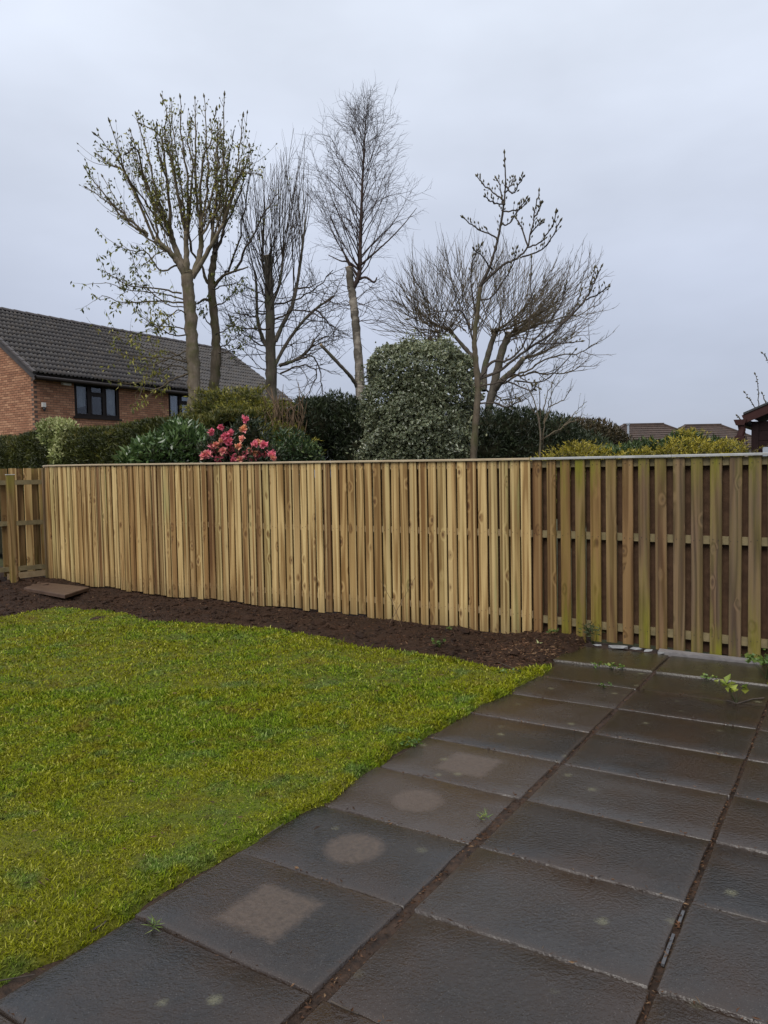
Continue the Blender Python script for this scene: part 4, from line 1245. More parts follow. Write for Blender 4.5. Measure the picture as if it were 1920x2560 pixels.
# --- clipped hedge in front of the house
hedgeP = Path([(-13.0, 21.6), (-9.15, 18.0), (-6.0, 15.0), (-3.3, 12.75), (-2.7, 12.3)])
hedge = thing('clipped_hedge', 'long clipped dark green conifer hedge between the fence and the brick house', 'hedge', (-6, 15.2, 0))
r = np.random.default_rng(41)
def hz(s, x, y): return np.interp(s, [0, 3, 8.5, 13.5], [2.9, 2.84, 2.70, 2.72]) + .13 * (fbm(x * .9, y * .9, 3) - .45) * 2
B_ = Buf(); ss = np.linspace(0, hedgeP.L, 40); V = []
for s in ss:
    p = hedgeP.at(s); t = hedgeP.tan(s); nb2 = np.array([-t[1], t[0]]); nb2 = nb2 if nb2[1] > 0 else -nb2
    h_ = float(hz(s, np.array([p[0]]), np.array([p[1]]))[0]) - .12
    for (o_, z_) in ((.1, 0), (.1, h_ - .06), (.2, h_), (.95, h_), (1.05, h_ - .1), (1.05, 0)): V.append((*(p + nb2 * o_), z_))
q_ = [[i*6 + j, i*6 + j + 1, (i+1)*6 + j + 1, (i+1)*6 + j] for i in range(39) for j in range(5)]
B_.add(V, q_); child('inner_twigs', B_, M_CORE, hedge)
n = 95000
s = hedgeP.L * (1 - r.random(n) ** 1.25 * .86)
face = r.random(n) < .74
pp_ = np.stack([np.interp(s, hedgeP.s, hedgeP.p[:, k]) for k in (0, 1)], 1)
tt = np.gradient(hedgeP.p, axis=0); tt /= np.linalg.norm(tt, axis=1)[:, None]
tn = np.stack([np.interp(s, hedgeP.s, tt[:, k]) for k in (0, 1)], 1)
nbk = np.stack([-tn[:, 1], tn[:, 0]], 1); nbk *= np.sign(nbk[:, 1])[:, None]
hh = hz(s, pp_[:, 0], pp_[:, 1])
zz = np.where(face, hh * (1 - .62 * r.random(n)), hh + r.normal(0, .025, n))
bul = (fbm(s * 1.6, zz * 1.6, 3) - .45) * .34
offb = np.where(face, .06 + bul + r.normal(0, .035, n), r.uniform(0.02, 1.05, n))
rnd_edge = np.where(face, .12 * smoothstep(hh - .25, hh, zz), 0)
P = np.column_stack([pp_ + nbk * (offb + rnd_edge)[:, None], zz - np.where(face, 0, .14 * smoothstep(.3, 0, offb))])
N_ = np.where(face[:, None], np.column_stack([-nbk, np.full(n, .25)]), np.array([[0, 0, 1.]]))
D = N_ * .5 + np.array([0, 0, .45]) + r.normal(size=(n, 3)) * .6
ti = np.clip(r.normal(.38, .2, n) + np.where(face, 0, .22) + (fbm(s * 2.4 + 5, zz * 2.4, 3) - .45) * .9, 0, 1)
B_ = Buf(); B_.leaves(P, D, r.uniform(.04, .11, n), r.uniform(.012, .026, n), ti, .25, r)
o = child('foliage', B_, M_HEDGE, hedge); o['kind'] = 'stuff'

def bush(name, label, cat, base, lumps, **kw):
    root = thing(name, label, cat, (base[0], base[1], 0))
    foliage(root, lumps, **kw)
    return root
def stems(root, lumps, mat, r, n=5, r0=.02):
    base = np.array(root.location)
    for k in range(n):
        l = lumps[k % len(lumps)]
        c = np.array(l[:3]) + r.normal(0, .12, 3)
        a = base + r.normal(0, .08, 3) * [1, 1, 0]
        B_ = Buf(); B_.tube([a, a * .5 + c * .5 + r.normal(0, .06, 3), c], [r0, r0 * .7, r0 * .35], 5); child('stem', B_, mat, root)

# cream variegated shrub growing through the hedge
L_ = [lump(122, 940, 15.9, .34, .3, .33), lump(108, 925, 16.1, .22, .25, .18), lump(145, 930, 15.7, .22, .25, .22), lump(140, 965, 15.6, .24, .25, .28), lump(128, 990, 15.5, .18, .2, .25)]
sh = bush('variegated_shrub', 'cream and green variegated shrub growing through the clipped hedge', 'shrub', L_[0], L_, n=3600, L=.075, W=.045, mat=M_CREAM, seed=51, core=.0, depth=.6, tint=(.5, .28))
stems(sh, L_, M_TWIGP, rng)
# golden green conifer round the sycamore trunks
L_ = [lump(500, 985, 13.7, .95, .5, .62), lump(470, 935, 13.9, .45, .45, .5), lump(420, 965, 13.8, .42, .45, .5), lump(540, 930, 14.0, .42, .45, .5), lump(590, 950, 13.9, .38, .45, .55), lump(505, 900, 14.0, .3, .4, .35)]
gc = bush('golden_conifer', 'shaggy golden green conifer at the foot of the twin sycamores', 'conifer', L_[4], L_, n=24000, L=.10, W=.02, mat=M_GOLD, seed=52, up=.4, rnd=.8, depth=.5, tint=(.36, .25), top=.3)
stems(gc, L_, M_BARK, rng, 4, .04)
rr_ = np.random.default_rng(77)
feathers = []
for fx in np.arange(404, 640, 9.0):
    ty = float(np.interp(fx, [400, 430, 455, 480, 520, 560, 590, 615, 640], [912, 872, 852, 846, 836, 850, 866, 884, 890]))
    feathers.append((fx, ty + rr_.uniform(-10, 16), rr_.uniform(13.7, 14.2), .14))
    feathers.append((fx + rr_.uniform(-5, 5), ty + rr_.uniform(28, 50), rr_.uniform(13.3, 13.7), .18))
    feathers.append((fx + rr_.uniform(-5, 5), ty + rr_.uniform(60, 95), rr_.uniform(13.0, 13.3), .18))
B_ = Buf(); r = np.random.default_rng(66)
for k in range(90):
    x_ = r.uniform(585, 655); y_ = r.uniform(885, 985); p = AT(x_, y_, r.uniform(13.1, 13.6))
    q2 = p + np.array([r.normal(0, .12), r.normal(0, .1), r.uniform(.2, .6)])
    B_.tube([p, (p + q2) / 2 + r.normal(0, .03, 3), q2], [.011, .008, .004], 4)
o = child('dead_twigs', B_, M_DEADTWIG, gc); o['kind'] = 'stuff'
# glossy laurel behind the fence
L_ = [lump(345, 985, 11.8, .45, .35, .3), lump(400, 968, 12.0, .4, .35, .38), lump(300, 995, 11.9, .3, .3, .18), lump(430, 985, 11.9, .25, .3, .3), lump(380, 945, 12.1, .22, .25, .25)]
lb = bush('laurel_bush', 'glossy broad-leaved green bush just behind the fence beside the pink blossoms', 'bush', (L_[0][0], 11.9), L_, n=4200, L=.12, W=.05, mat=M_LAUREL, seed=53, depth=.5, core=.6, tint=(.42, .25))
stems(lb, L_, M_BARK, rng)
# pink rhododendron
L_ = [lump(500, 965, 11.3, .36, .3, .28), lump(540, 945, 11.4, .3, .3, .3), lump(465, 975, 11.3, .22, .25, .22), lump(575, 985, 11.3, .22, .25, .15), lump(520, 990, 11.2, .5, .3, .2)]
rh = bush('rhododendron', 'rhododendron bush covered in pink and salmon blossoms above the fence', 'flowering shrub', (L_[0][0], 11.3), L_, n=3600, L=.085, W=.028, mat=M_RLEAF, seed=54, depth=.6, core=.5, tint=(.45, .25))
stems(rh, L_, M_BARK, rng, 7)
r = np.random.default_rng(55)
FL = [(530, 911, 0), (478, 926, .1), (456, 935, .15), (527, 925, .95), (522, 947, .75), (497, 937, .25), (480, 950, .8), (488, 945, .2), (493, 955, .15), (460, 966, .6), (468, 962, .85), (500, 962, .3), (515, 965, .9), (548, 962, .35), (560, 958, .8), (570, 961, .3), (480, 975, .6), (492, 978, .2), (505, 985, .3), (540, 975, .7), (530, 980, .4), (468, 992, .1), (475, 988, .2), (505, 996, .25), (520, 995, .85), (548, 993, .6), (560, 985, .3), (573, 982, .5), (585, 985, .35), (592, 992, .8), (450, 980, .6), (440, 985, .5), (512, 972, .2), (497, 970, .2), (550, 978, .9), (468, 975, .45)]
for (fx, fy, ft) in FL:
    c = AT(fx + r.normal(0, 1.5), fy + r.normal(0, 1.5), 11.0 + r.uniform(-.05, .18))
    B_ = Buf(); m_ = 17
    an = np.linspace(0, 2 * np.pi * 2.6, m_) + r.random(); ele = np.linspace(.05, 1.3, m_)
    D = np.stack([np.cos(an) * np.cos(ele), -np.sin(ele) * .9 - .1, np.sin(an) * np.cos(ele)], 1) + r.normal(0, .12, (m_, 3)) + [0, 0, .15]
    sz = r.uniform(.055, .08)
    B_.leaves(np.repeat(c[None], m_, 0) + r.normal(0, .008, (m_, 3)), D, sz * r.uniform(.8, 1.2, m_), sz * .95, np.clip(ft + r.normal(0, .15, m_), 0, 1), .3, r)
    child('blossom', B_, M_PETAL, rh)
# dark yew-like shrubs
L_ = [lump(680, 935, 13.8, .6, .5, .6), lump(730, 925, 13.9, .55, .5, .6), lump(770, 950, 13.8, .45, .5, .7), lump(660, 905, 14.0, .28, .3, .35), lump(690, 890, 14.1, .25, .3, .2), lump(790, 985, 13.6, .6, .5, .5), lump(640, 965, 13.7, .4, .4, .5)]
dk = bush('dark_yew_bush', 'dark green yew bush between the golden conifer and the birch trunk', 'bush', L_[1], L_, n=26000, L=.10, W=.024, mat=M_DARK, seed=56, depth=.45, tint=(.45, .25), rnd=.7)
stems(dk, L_, M_BARK, rng)
L_ = [lump(625, 975, 12.6, .35, .3, .35), lump(655, 985, 12.5, .3, .3, .25), lump(600, 990, 12.5, .3, .3, .22)]
sb_ = bush('green_shrub', 'loose mid green shrub at the right of the pink rhododendron', 'shrub', L_[0], L_, n=4200, L=.075, W=.03, mat=M_GLEAF, seed=57, depth=.7, core=.5, tint=(.4, .25))
stems(sb_, L_, M_TWIG, rng)
# dark hedge right of the holly
L_ = [lump(1060, 950, 15.0, .7, .6, .6), lump(1120, 945, 15.0, .7, .6, .55), lump(1180, 955, 15.0, .7, .6, .55), lump(1040, 990, 14.8, 1.0, .6, .6), lump(1150, 990, 14.8, 1.1, .6, .5), lump(1230, 990, 14.9, .9, .6, .5)]
dh = bush('dark_hedge', 'dark evergreen hedge behind the slender budding tree', 'hedge', L_[1], L_, n=30000, L=.10, W=.026, mat=M_DARK, seed=58, depth=.4, tint=(.5, .25))
stems(dh, L_, M_BARK, rng)
L_ = [lump(1235, 958, 16.0, .75, .6, .50), lump(1285, 962, 16.2, .6, .6, .5), lump(1320, 975, 16.3, .5, .5, .42), lump(1200, 972, 16.0, .6, .6, .5)]
bh = bush('brown_hedge', 'brownish green rounded hedge before the bungalow roofs', 'hedge', L_[0], L_, n=17000, L=.09, W=.03, mat=M_BROWNH, seed=59, depth=.35, tint=(.45, .25))
stems(bh, L_, M_BARK, rng)
# yellow feathery conifers behind the weathered fence
r = np.random.default_rng(60)
def feathery(name, label, pts, seed, mat, n, sp=.42, root=None, leafk=1.0):
    """sprays of feathery foliage rising from each point"""
    r = np.random.default_rng(seed)
    c = AT(pts[0][0], 1010, pts[0][2])
    own = root is None
    root = root or thing(name, label, 'conifer', (c[0], c[1], 0))
    B_ = Buf(); S_ = Buf(); K = Buf()
    for (x_, y_, Y_, w2) in pts:
        top = AT(x_, y_, Y_)
        ell_core(K, [(top[0], top[1] + .1, top[2] - .62, w2 * .9, .25, .4)], 1, r)
        for k in range(n):
            a = np.array([top[0] + r.normal(0, w2 * .6), top[1] + r.normal(0, .16), top[2] - r.uniform(.12, .7)])
            d_ = np.array([r.normal(0, .75), r.normal(-.15, .45), .85]); d_ /= np.linalg.norm(d_)
            Ls = min(r.uniform(.5, 1.0) * sp, max(.06, (top[2] - a[2]) * r.uniform(.75, 1.1) / max(d_[2], .3)))
            m_ = 9; f = np.linspace(.1, 1, m_)
            cur = a + np.outer(f * Ls, d_) + np.outer(f ** 2 * Ls * .25, [r.normal(0, .6), r.normal(0, .3), -.2])
            S_.tube(cur[[0, 4, 8]], [.004, .003, .0015], 3, .4)
            for rep in range(3):
                D = d_ * .75 + r.normal(size=(m_, 3)) * .55
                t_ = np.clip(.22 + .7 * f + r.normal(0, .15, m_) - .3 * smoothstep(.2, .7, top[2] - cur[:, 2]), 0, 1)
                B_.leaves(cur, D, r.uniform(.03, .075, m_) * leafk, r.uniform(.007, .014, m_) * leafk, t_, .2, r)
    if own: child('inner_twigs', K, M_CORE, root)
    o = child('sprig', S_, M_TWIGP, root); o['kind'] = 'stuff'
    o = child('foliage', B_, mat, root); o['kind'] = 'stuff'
    return root
feathery('x', '', feathers, 65, M_GOLD, 34, .5, gc, 1.35)
feathery('yellow_conifer', 'bright yellow feathery conifer spilling over the weathered fence, nearer the budding tree', [(1215, 968, 10.6, .16), (1240, 955, 10.6, .12), (1262, 962, 10.6, .16), (1190, 982, 10.6, .12), (1290, 975, 10.5, .16), (1312, 962, 10.7, .09), (1275, 972, 10.4, .12)], 61, M_GOLD2, 75)
feathery('low_yellow_conifer', 'low yellow feathery conifer tips just above the capping near the budding tree', [(1050, 992, 10.3, .14), (1110, 984, 10.3, .14), (1150, 990, 10.3, .12)], 62, M_GOLD2, 28, .2)
feathery('olive_conifer', 'olive green and yellow conifer bush beside the shed', [(1380, 972, 10.3, .2), (1430, 960, 10.4, .18), (1468, 945, 10.6, .12), (1490, 928, 10.8, .08), (1512, 948, 10.5, .16), (1545, 952, 10.4, .14), (1345, 978, 10.2, .18), (1575, 955, 10.3, .1), (1410, 968, 10.3, .14), (1500, 958, 10.2, .15)], 63, M_GOLD2, 72)
L_ = [lump(1480, 970, 10.9, .3, .3, .24), lump(1540, 980, 10.8, .4, .3, .2), lump(1400, 985, 10.7, .4, .3, .22), lump(1330, 990, 10.6, .3, .3, .16)]
os_ = bush('olive_shrub', 'dark leafy shrub inside the olive conifers beside the shed', 'shrub', L_[0], L_, n=9000, L=.07, W=.026, mat=M_GLEAF, seed=64, depth=.6, core=.75, tint=(.45, .25))
stems(os_, L_, M_TWIG, rng)

# --- big variegated holly
L_ = [lump(905, 860, 12.9, .78, .6, .82), lump(905, 945, 12.8, .82, .65, .8), lump(850, 800, 13.0, .42, .45, .40), lump(940, 792, 13.0, .50, .45, .40), lump(885, 775, 13.0, .34, .4, .27), lump(985, 860, 12.9, .32, .4, .55), lump(830, 870, 12.9, .34, .4, .5), lump(850, 985, 12.7, .55, .5, .6), lump(970, 975, 12.7, .4, .5, .6), lump(1000, 800, 13.0, .2, .25, .25), lump(815, 800, 13.0, .16, .25, .22)]
hol = thing('variegated_holly', 'big rounded holly bush with cream edged grey green leaves above the fence', 'bush', (L_[0][0], 12.9, 0))
r = np.random.default_rng(70)
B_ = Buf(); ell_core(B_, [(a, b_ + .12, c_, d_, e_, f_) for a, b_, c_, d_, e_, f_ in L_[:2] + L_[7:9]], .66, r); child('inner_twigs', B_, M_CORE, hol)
P, N_ = shell(L_, 105000, r, .5, 0, .45)
spr = fbm(P[:, 0] * 7 + 30, P[:, 2] * 7 + P[:, 1] * 5, 2)
P = P + N_ * (smoothstep(.42, .6, spr) * r.uniform(-.02, .2, len(P)))[:, None]
hole = fbm(P[:, 0] * 2.6 + 3, P[:, 2] * 2.6 + 1, 3)
keep = r.random(len(P)) < smoothstep(.05, .24, hole) * .9 + .1
P, N_ = P[keep], N_[keep]
m_ = len(P)
D = N_ * .35 + r.normal(size=(m_, 3)) * .8 + [0, 0, .1]; D /= np.linalg.norm(D, axis=1)[:, None]
Fn = N_ + r.normal(size=(m_, 3)) * .55 + [0, 0, .35]
Sd = np.cross(D, Fn); Sd /= np.linalg.norm(Sd, axis=1)[:, None]; Nn = np.cross(Sd, D); Nn *= np.sign((Nn * Fn).sum(1))[:, None]
Lh = r.uniform(.035, .066, m_)[:, None]; Wh = Lh * .62
def hexleaf(k, lift, sh):
    pts = [(-.0, 0), (.3, .5), (.7, .42), (1, 0), (.7, -.42), (.3, -.5)]
    return np.stack([P + D * Lh * (sh + a * k) + Sd * Wh * b_ * k + Nn * (lift + abs(b_) * Wh * .35 * k) for a, b_ in pts], 1).reshape(-1, 3)
ix = np.arange(m_)[:, None] * 6
qf = np.vstack([ix + np.array([[0, 1, 2, 3]]), ix + np.array([[0, 3, 4, 5]])])
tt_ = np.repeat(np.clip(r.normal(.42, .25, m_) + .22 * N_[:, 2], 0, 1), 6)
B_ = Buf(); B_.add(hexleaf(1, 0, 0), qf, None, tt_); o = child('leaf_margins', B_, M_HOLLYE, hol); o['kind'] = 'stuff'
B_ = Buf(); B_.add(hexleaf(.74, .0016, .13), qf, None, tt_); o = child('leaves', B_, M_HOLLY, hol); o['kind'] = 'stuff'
stems(hol, L_, M_BARK, rng, 8, .035)
# ================================================================== TREES
def catmull(pts, n=6):
    pts = np.asarray(pts, float)
    if len(pts) == 2: return np.linspace(pts[0], pts[1], n + 1)
    P = np.vstack([2 * pts[0] - pts[1], pts, 2 * pts[-1] - pts[-2]]); out_ = []
    for i in range(1, len(P) - 2):
        t = np.linspace(0, 1, n, endpoint=False)[:, None]
        a, b_, c, d_ = P[i-1], P[i], P[i+1], P[i+2]
        out_.append(.5 * ((2*b_) + (-a + c) * t + (2*a - 5*b_ + 4*c - d_) * t**2 + (-a + 3*b_ - 3*c + d_) * t**3))
    out_.append(pts[-1][None]); return np.vstack(out_)
class Tree:
    def __init__(self, name, label, base, seed, zf, Y):
        self.root = thing(name, label, 'tree', (base[0], base[1], 0))
        self.r = np.random.default_rng(seed); self.zf = zf; self.Y = Y
        self.tw = Buf(); self.lf = Buf(); self.bd = Buf()
        self.heads = []
    def P(self, x, y, dy=0.0):
        return AT(*self.zf(x, y), self.Y + dy)
    def limb(self, pts, r0, r1, mat, name='limb', k=9, dys=None, cut=False, lump_=.06):
        dys = dys if dys is not None else [0] * len(pts)
        C = catmull([self.P(x, y, d_) for (x, y), d_ in zip(pts, dys)], 7)
        C = C + self.r.normal(0, 1, C.shape) * (r0 * .06)
        R_ = np.linspace(r0, r1, len(C)) * (1 + self.r.normal(0, lump_, len(C)))
        if name == 'trunk':
            g = np.array([C[0][0], C[0][1], -.15]); low = catmull([g, C[0]], 4)[:-1]
            C = np.vstack([low, C]); R_ = np.concatenate([np.linspace(r0 * 1.35, r0 * 1.03, len(low)), R_])
        B_ = Buf(); B_.tube(C, R_, k)
        o = child(name, B_, mat, self.root, True)
        if cut:
            d_ = C[-1] - C[-2]; d_ /= np.linalg.norm(d_)
            B_ = Buf(); B_.tube([C[-1] - d_ * .01, C[-1] + d_ * .008], [R_[-1] * 1.02, R_[-1] * .97], k); o2 = child('cut_face', B_, M_CUT, self.root); o2.parent = o
        return C
    def shoot(self, p, d, L, r0, nseg=6, trop=.1, wob=.12, r1=None, k=4, tint=None, up=(0, 0, 1)):
        d = np.asarray(d, float) / np.linalg.norm(d); pts = [np.asarray(p, float)]
        for i in range(nseg):
            d = d + np.array(up) * trop + self.r.normal(0, wob, 3); d /= np.linalg.norm(d)
            pts.append(pts[-1] + d * L / nseg)
        pts = np.array(pts)
        self.tw.tube(pts, np.linspace(r0, r1 if r1 else r0 * .3, len(pts)), k, self.r.random() if tint is None else tint, False)
        return pts
    def curve(self, pts, r0, r1, k=4, wob=.0):
        C = catmull(pts, 5)
        if wob: C[1:-1] += self.r.normal(0, wob, C[1:-1].shape)
        self.tw.tube(C, np.linspace(r0, r1, len(C)), k, self.r.random(), False)
        return C
    def side(self, C, n, f0, f1, ang, L, r0, **kw):
        res = []
        for k in range(n):
            f = f0 + (f1 - f0) * (k + self.r.random()) / n
            i = f * (len(C) - 1); a = int(min(i, len(C) - 2)); p = C[a] + (C[a+1] - C[a]) * (i - a)
            t = C[a+1] - C[a]; t /= np.linalg.norm(t) + 1e-9
            q = np.cross(t, self.r.normal(size=3)); q /= np.linalg.norm(q) + 1e-9
            an = ang * self.r.uniform(.7, 1.25)
            res.append(self.shoot(p, t * math.cos(an) + q * math.sin(an), L * self.r.uniform(.5, 1.2), r0, **kw))
        return res
    def bud(self, p, d, L=.05, w_=.014):
        d = np.asarray(d) / (np.linalg.norm(d) + 1e-9)
        self.bd.tube([p, p + d * L * .45, p + d * L], [w_ * .4, w_, w_ * .15], 5, .5)
    def leaf_at(self, C, n, L, W, droop, f0=.3, spread=.02, tint=(.5, .25)):
        r_ = self.r
        i = r_.uniform(f0, 1, n) * (len(C) - 1.001); a = i.astype(int); f = (i - a)[:, None]
        P_ = C[a] * (1 - f) + C[a + 1] * f + r_.normal(0, spread, (n, 3))
        D = r_.normal(size=(n, 3)) * .6 + np.array([0, 0, droop])
        self.lf.leaves(P_, D, r_.uniform(L * .6, L * 1.3, n), r_.uniform(W * .7, W * 1.2, n), np.clip(r_.normal(tint[0], tint[1], n), 0, 1), .2, r_)
    def done(self, twig_mat, leaf_mat=None):
        o = child('crown', self.tw, twig_mat, self.root); o['kind'] = 'stuff'
        if self.lf.v: o = child('leaves', self.lf, leaf_mat, self.root); o['kind'] = 'stuff'
        if self.bd.v: o = child('buds', self.bd, M_BUD, self.root); o['kind'] = 'stuff'

def pair_twigs(t, C, n, L, r0, f0=.25, bud=True, ang=.7, trop=.25):
    """opposite pairs of short side shoots with buds, like a sycamore"""
    for k in range(n):
        f = f0 + (.97 - f0) * (k + .5) / n
        i = f * (len(C) - 1.001); a = int(i); p = C[a] + (C[a+1] - C[a]) * (i - a)
        tn_ = C[a+1] - C[a]; tn_ /= np.linalg.norm(tn_) + 1e-9
        q = np.cross(tn_, t.r.normal(size=3)); q /= np.linalg.norm(q) + 1e-9
        for s_ in (-1, 1):
            if t.r.random() < .25: continue
            S_ = t.shoot(p, tn_ * math.cos(ang) + q * s_ * math.sin(ang), L * t.r.uniform(.4, 1.2) * (1.15 - f * .6), r0, 4, trop, .12)
            if bud: t.bud(S_[-1], S_[-1] - S_[-2])
            yield S_

# --- A: big sycamore
Y = 18.0
t = Tree('sycamore_tree', 'tall pollarded sycamore with thick pale trunk, opening buds and small drooping leaves', AT(*zA(740, 2040), Y), 101, zA, Y)
px = lambda wpx: wpx / 3.0 * S / FPX * Y / 2        # zoom px width -> radius
tr = t.limb([(745, 2060), (738, 1850), (722, 1600), (706, 1350), (690, 1180)], px(88), px(72), M_SYC, 'trunk', 12)
Ls = []
Ls.append(t.limb([(695, 1240), (640, 1140), (575, 1055), (490, 985)], px(46), px(28), M_SYC, dys=[0, -.1, -.2, -.3], cut=True))
Ls.append(t.limb([(690, 1200), (640, 1090), (600, 990), (588, 925)], px(44), px(34), M_SYC, dys=[0, .1, .2, .2], cut=True))
Ls.append(t.limb([(690, 1200), (690, 1060), (684, 935)], px(44), px(26), M_SYC, dys=[0, 0, -.1], cut=True))
Ls.append(t.limb([(700, 1260), (765, 1130), (785, 1010), (782, 905)], px(44), px(30), M_SYC, dys=[0, .15, .25, .2], cut=True))
Lr = t.limb([(730, 1230), (850, 1020), (930, 880)], px(34), px(20), M_SYC, k=7, dys=[0, -.1, -.2])
shoots = [((930, 882), (990, 680), (1030, 400), (1055, 190)), ((685, 935), (640, 700), (600, 450), (585, 250), (530, 60)), ((684, 935), (660, 650), (610, 330), (590, 90)), ((690, 940), (700, 650), (660, 350), (650, 70)),
          ((782, 905), (745, 600), (750, 300), (745, 75)), ((782, 910), (830, 600), (815, 300), (805, 65)), ((785, 930), (880, 600), (890, 350), (880, 150)),
          ((790, 950), (900, 760), (930, 450), (935, 55)), ((588, 930), (500, 700), (430, 400), (365, 180)), ((575, 960), (420, 730), (300, 560), (195, 230)),
          ((520, 990), (350, 660), (250, 470), (110, 310)), ((480, 980), (300, 570), (200, 500), (110, 430)), ((440, 950), (330, 860), (180, 720), (40, 530)),
          ((440, 960), (300, 860), (200, 760), (50, 650)), ((588, 930), (560, 600), (520, 320), (400, 235)), ((590, 940), (570, 650), (500, 380), (500, 255)),
          ((500, 985), (490, 830), (400, 560), (330, 290)), ((684, 940), (600, 500), (560, 330), (560, 200)), ((700, 930), (730, 500), (700, 350), (720, 220)),
          ((780, 910), (790, 500), (850, 350), (845, 220)), ((850, 1010), (890, 560), (870, 460), (905, 330)), ((930, 880), (1000, 640), (1080, 500), (1100, 380)),
          ((850, 1000), (960, 700), (1040, 560), (1160, 560)), ((930, 870), (950, 600), (920, 400), (910, 250)), ((560, 1060), (420, 960), (320, 860), (150, 580)), ((600, 980), (430, 620), (370, 400), (310, 420))]
tops = []
for ctrl in shoots:
    dyv = t.r.uniform(-1.2, 1.2)
    C = t.curve([t.P(x, y, dyv * (i / (len(ctrl) - 1))) for i, (x, y) in enumerate(ctrl)], px(19) * t.r.uniform(.6, 1.15), px(4.5), 5, .012)
    tops.append(C)
    t.bud(C[-1], C[-1] - C[-2], .13, .028)
    for S_ in pair_twigs(t, C, 11, .42, .008, .25):
        if t.r.random() < .6: t.leaf_at(S_, int(t.r.integers(2, 7)), .09, .05, -.4, .5, .035, (.65, .28))
for C in tops:
    for S_ in t.side(C, 4, .1, .62, .45, 1.0, .008, trop=.1, wob=.06, nseg=7):
        t.bud(S_[-1], S_[-1] - S_[-2], .06, .016)
        if t.r.random() < .55: t.leaf_at(S_, int(t.r.integers(5, 12)), .085, .045, -.3, .3, .04, (.6, .28))
for C_ in Ls + [Lr]:
    for k in range(6):
        p = C_[int(t.r.integers(len(C_) // 2, len(C_)))]
        C = t.shoot(p, [t.r.normal(0, .5) + .35 * np.sign(p[0] - tr[-1][0]), t.r.normal(0, .4), 1], t.r.uniform(.9, 2.4), .011, 9, .12, .05, .004)
        t.bud(C[-1], C[-1] - C[-2], .09, .02)
        for S_ in pair_twigs(t, C, 6, .35, .007): t.leaf_at(S_, int(t.r.integers(2, 6)), .09, .05, -.4, .5, .035, (.65, .28))
low = [((660, 1330), (500, 1300), (300, 1270), (150, 1180)), ((670, 1370), (520, 1330), (330, 1310), (160, 1260)), ((670, 1390), (500, 1380), (300, 1390), (140, 1345)), ((680, 1420), (560, 1400), (400, 1250), (320, 1050)),
       ((640, 1150), (520, 1180), (430, 1060), (350, 1060), (215, 1010)), ((700, 1560), (600, 1550), (480, 1530), (385, 1475)), ((700, 1600), (600, 1600), (520, 1560), (440, 1540)),
       ((705, 1770), (600, 1720), (430, 1690), (220, 1580)), ((705, 1780), (580, 1750), (400, 1745), (250, 1730)), ((705, 1830), (600, 1800), (450, 1880), (350, 1920)), ((715, 1850), (600, 1890), (500, 1950), (390, 1960)), ((700, 1700), (560, 1760), (400, 1800), (170, 1640)), ((720, 1500), (640, 1440), (560, 1500), (500, 1560)), ((640, 1120), (560, 1060), (480, 1090), (420, 1150))]
for j, ctrl in enumerate(low):
    dyv = -t.r.uniform(.1, 1.0)
    C = t.curve([t.P(x, y, dyv * (i / (len(ctrl) - 1))) for i, (x, y) in enumerate(ctrl)], px(14) * t.r.uniform(.6, 1), px(4), 5, .01)
    for S_ in t.side(C, 8, .2, 1, .8, .75, .007, trop=.08, wob=.12, nseg=5):
        t.leaf_at(S_, int(t.r.integers(4, 11)), .11, .05, -1.0, .3, .03, (.75 if j > 6 else .35, .25))
    t.leaf_at(C, 14, .1, .045, -1.1, .5, .03, (.75 if j > 6 else .35, .25))
t.done(M_TWIGP, M_BUDLEAF)

# --- A2: second, thinner sycamore
Y = 18.6
t = Tree('slim_sycamore_tree', 'thinner sycamore stem close behind the thick pale sycamore trunk', AT(*zA(868, 1950), Y), 102, zA, Y)
px = lambda wpx: wpx / 3.0 * S / FPX * Y / 2
t.limb([(866, 1960), (882, 1720), (874, 1500), (852, 1290), (862, 1150), (878, 1060)], px(66), px(36), M_MOSSY, 'trunk', 10)
t.limb([(860, 1300), (905, 1240), (940, 1210), (1010, 1185), (1090, 1160)], px(28), px(8), M_MOSSY, dys=[0, -.1, -.2, -.3, -.4], k=6)
t.limb([(852, 1290), (810, 1230), (790, 1150), (720, 1060)], px(26), px(14), M_MOSSY, k=6)
t.limb([(870, 1400), (810, 1370), (760, 1400)], px(22), px(12), M_MOSSY, k=6)
for ctrl in [((880, 1060), (930, 960), (930, 800), (960, 500), (1000, 270)), ((875, 1070), (900, 900), (880, 600), (940, 390)), ((940, 1210), (1000, 1100), (1080, 700), (1110, 490)), ((870, 1080), (850, 900), (830, 700), (840, 480)), ((1000, 1190), (1090, 1000), (1200, 800), (1290, 680)), ((720, 1060), (700, 900), (660, 700), (640, 560)), ((885, 1050), (960, 850), (1050, 640), (1060, 450))]:
    C = t.curve([t.P(x, y, t.r.uniform(-.3, .3)) for x, y in ctrl], px(18), px(5), 5, .02)
    for S_ in pair_twigs(t, C, 9, .4, .008):
        if t.r.random() < .6: t.leaf_at(S_, int(t.r.integers(2, 7)), .07, .036, -.3, .4, .03, (.6, .28))
    for S_ in t.side(C, 4, .1, .7, .5, 1.2, .008, trop=.12, wob=.09):
        t.leaf_at(S_, 9, .07, .036, -.3, .3, .04, (.55, .28))
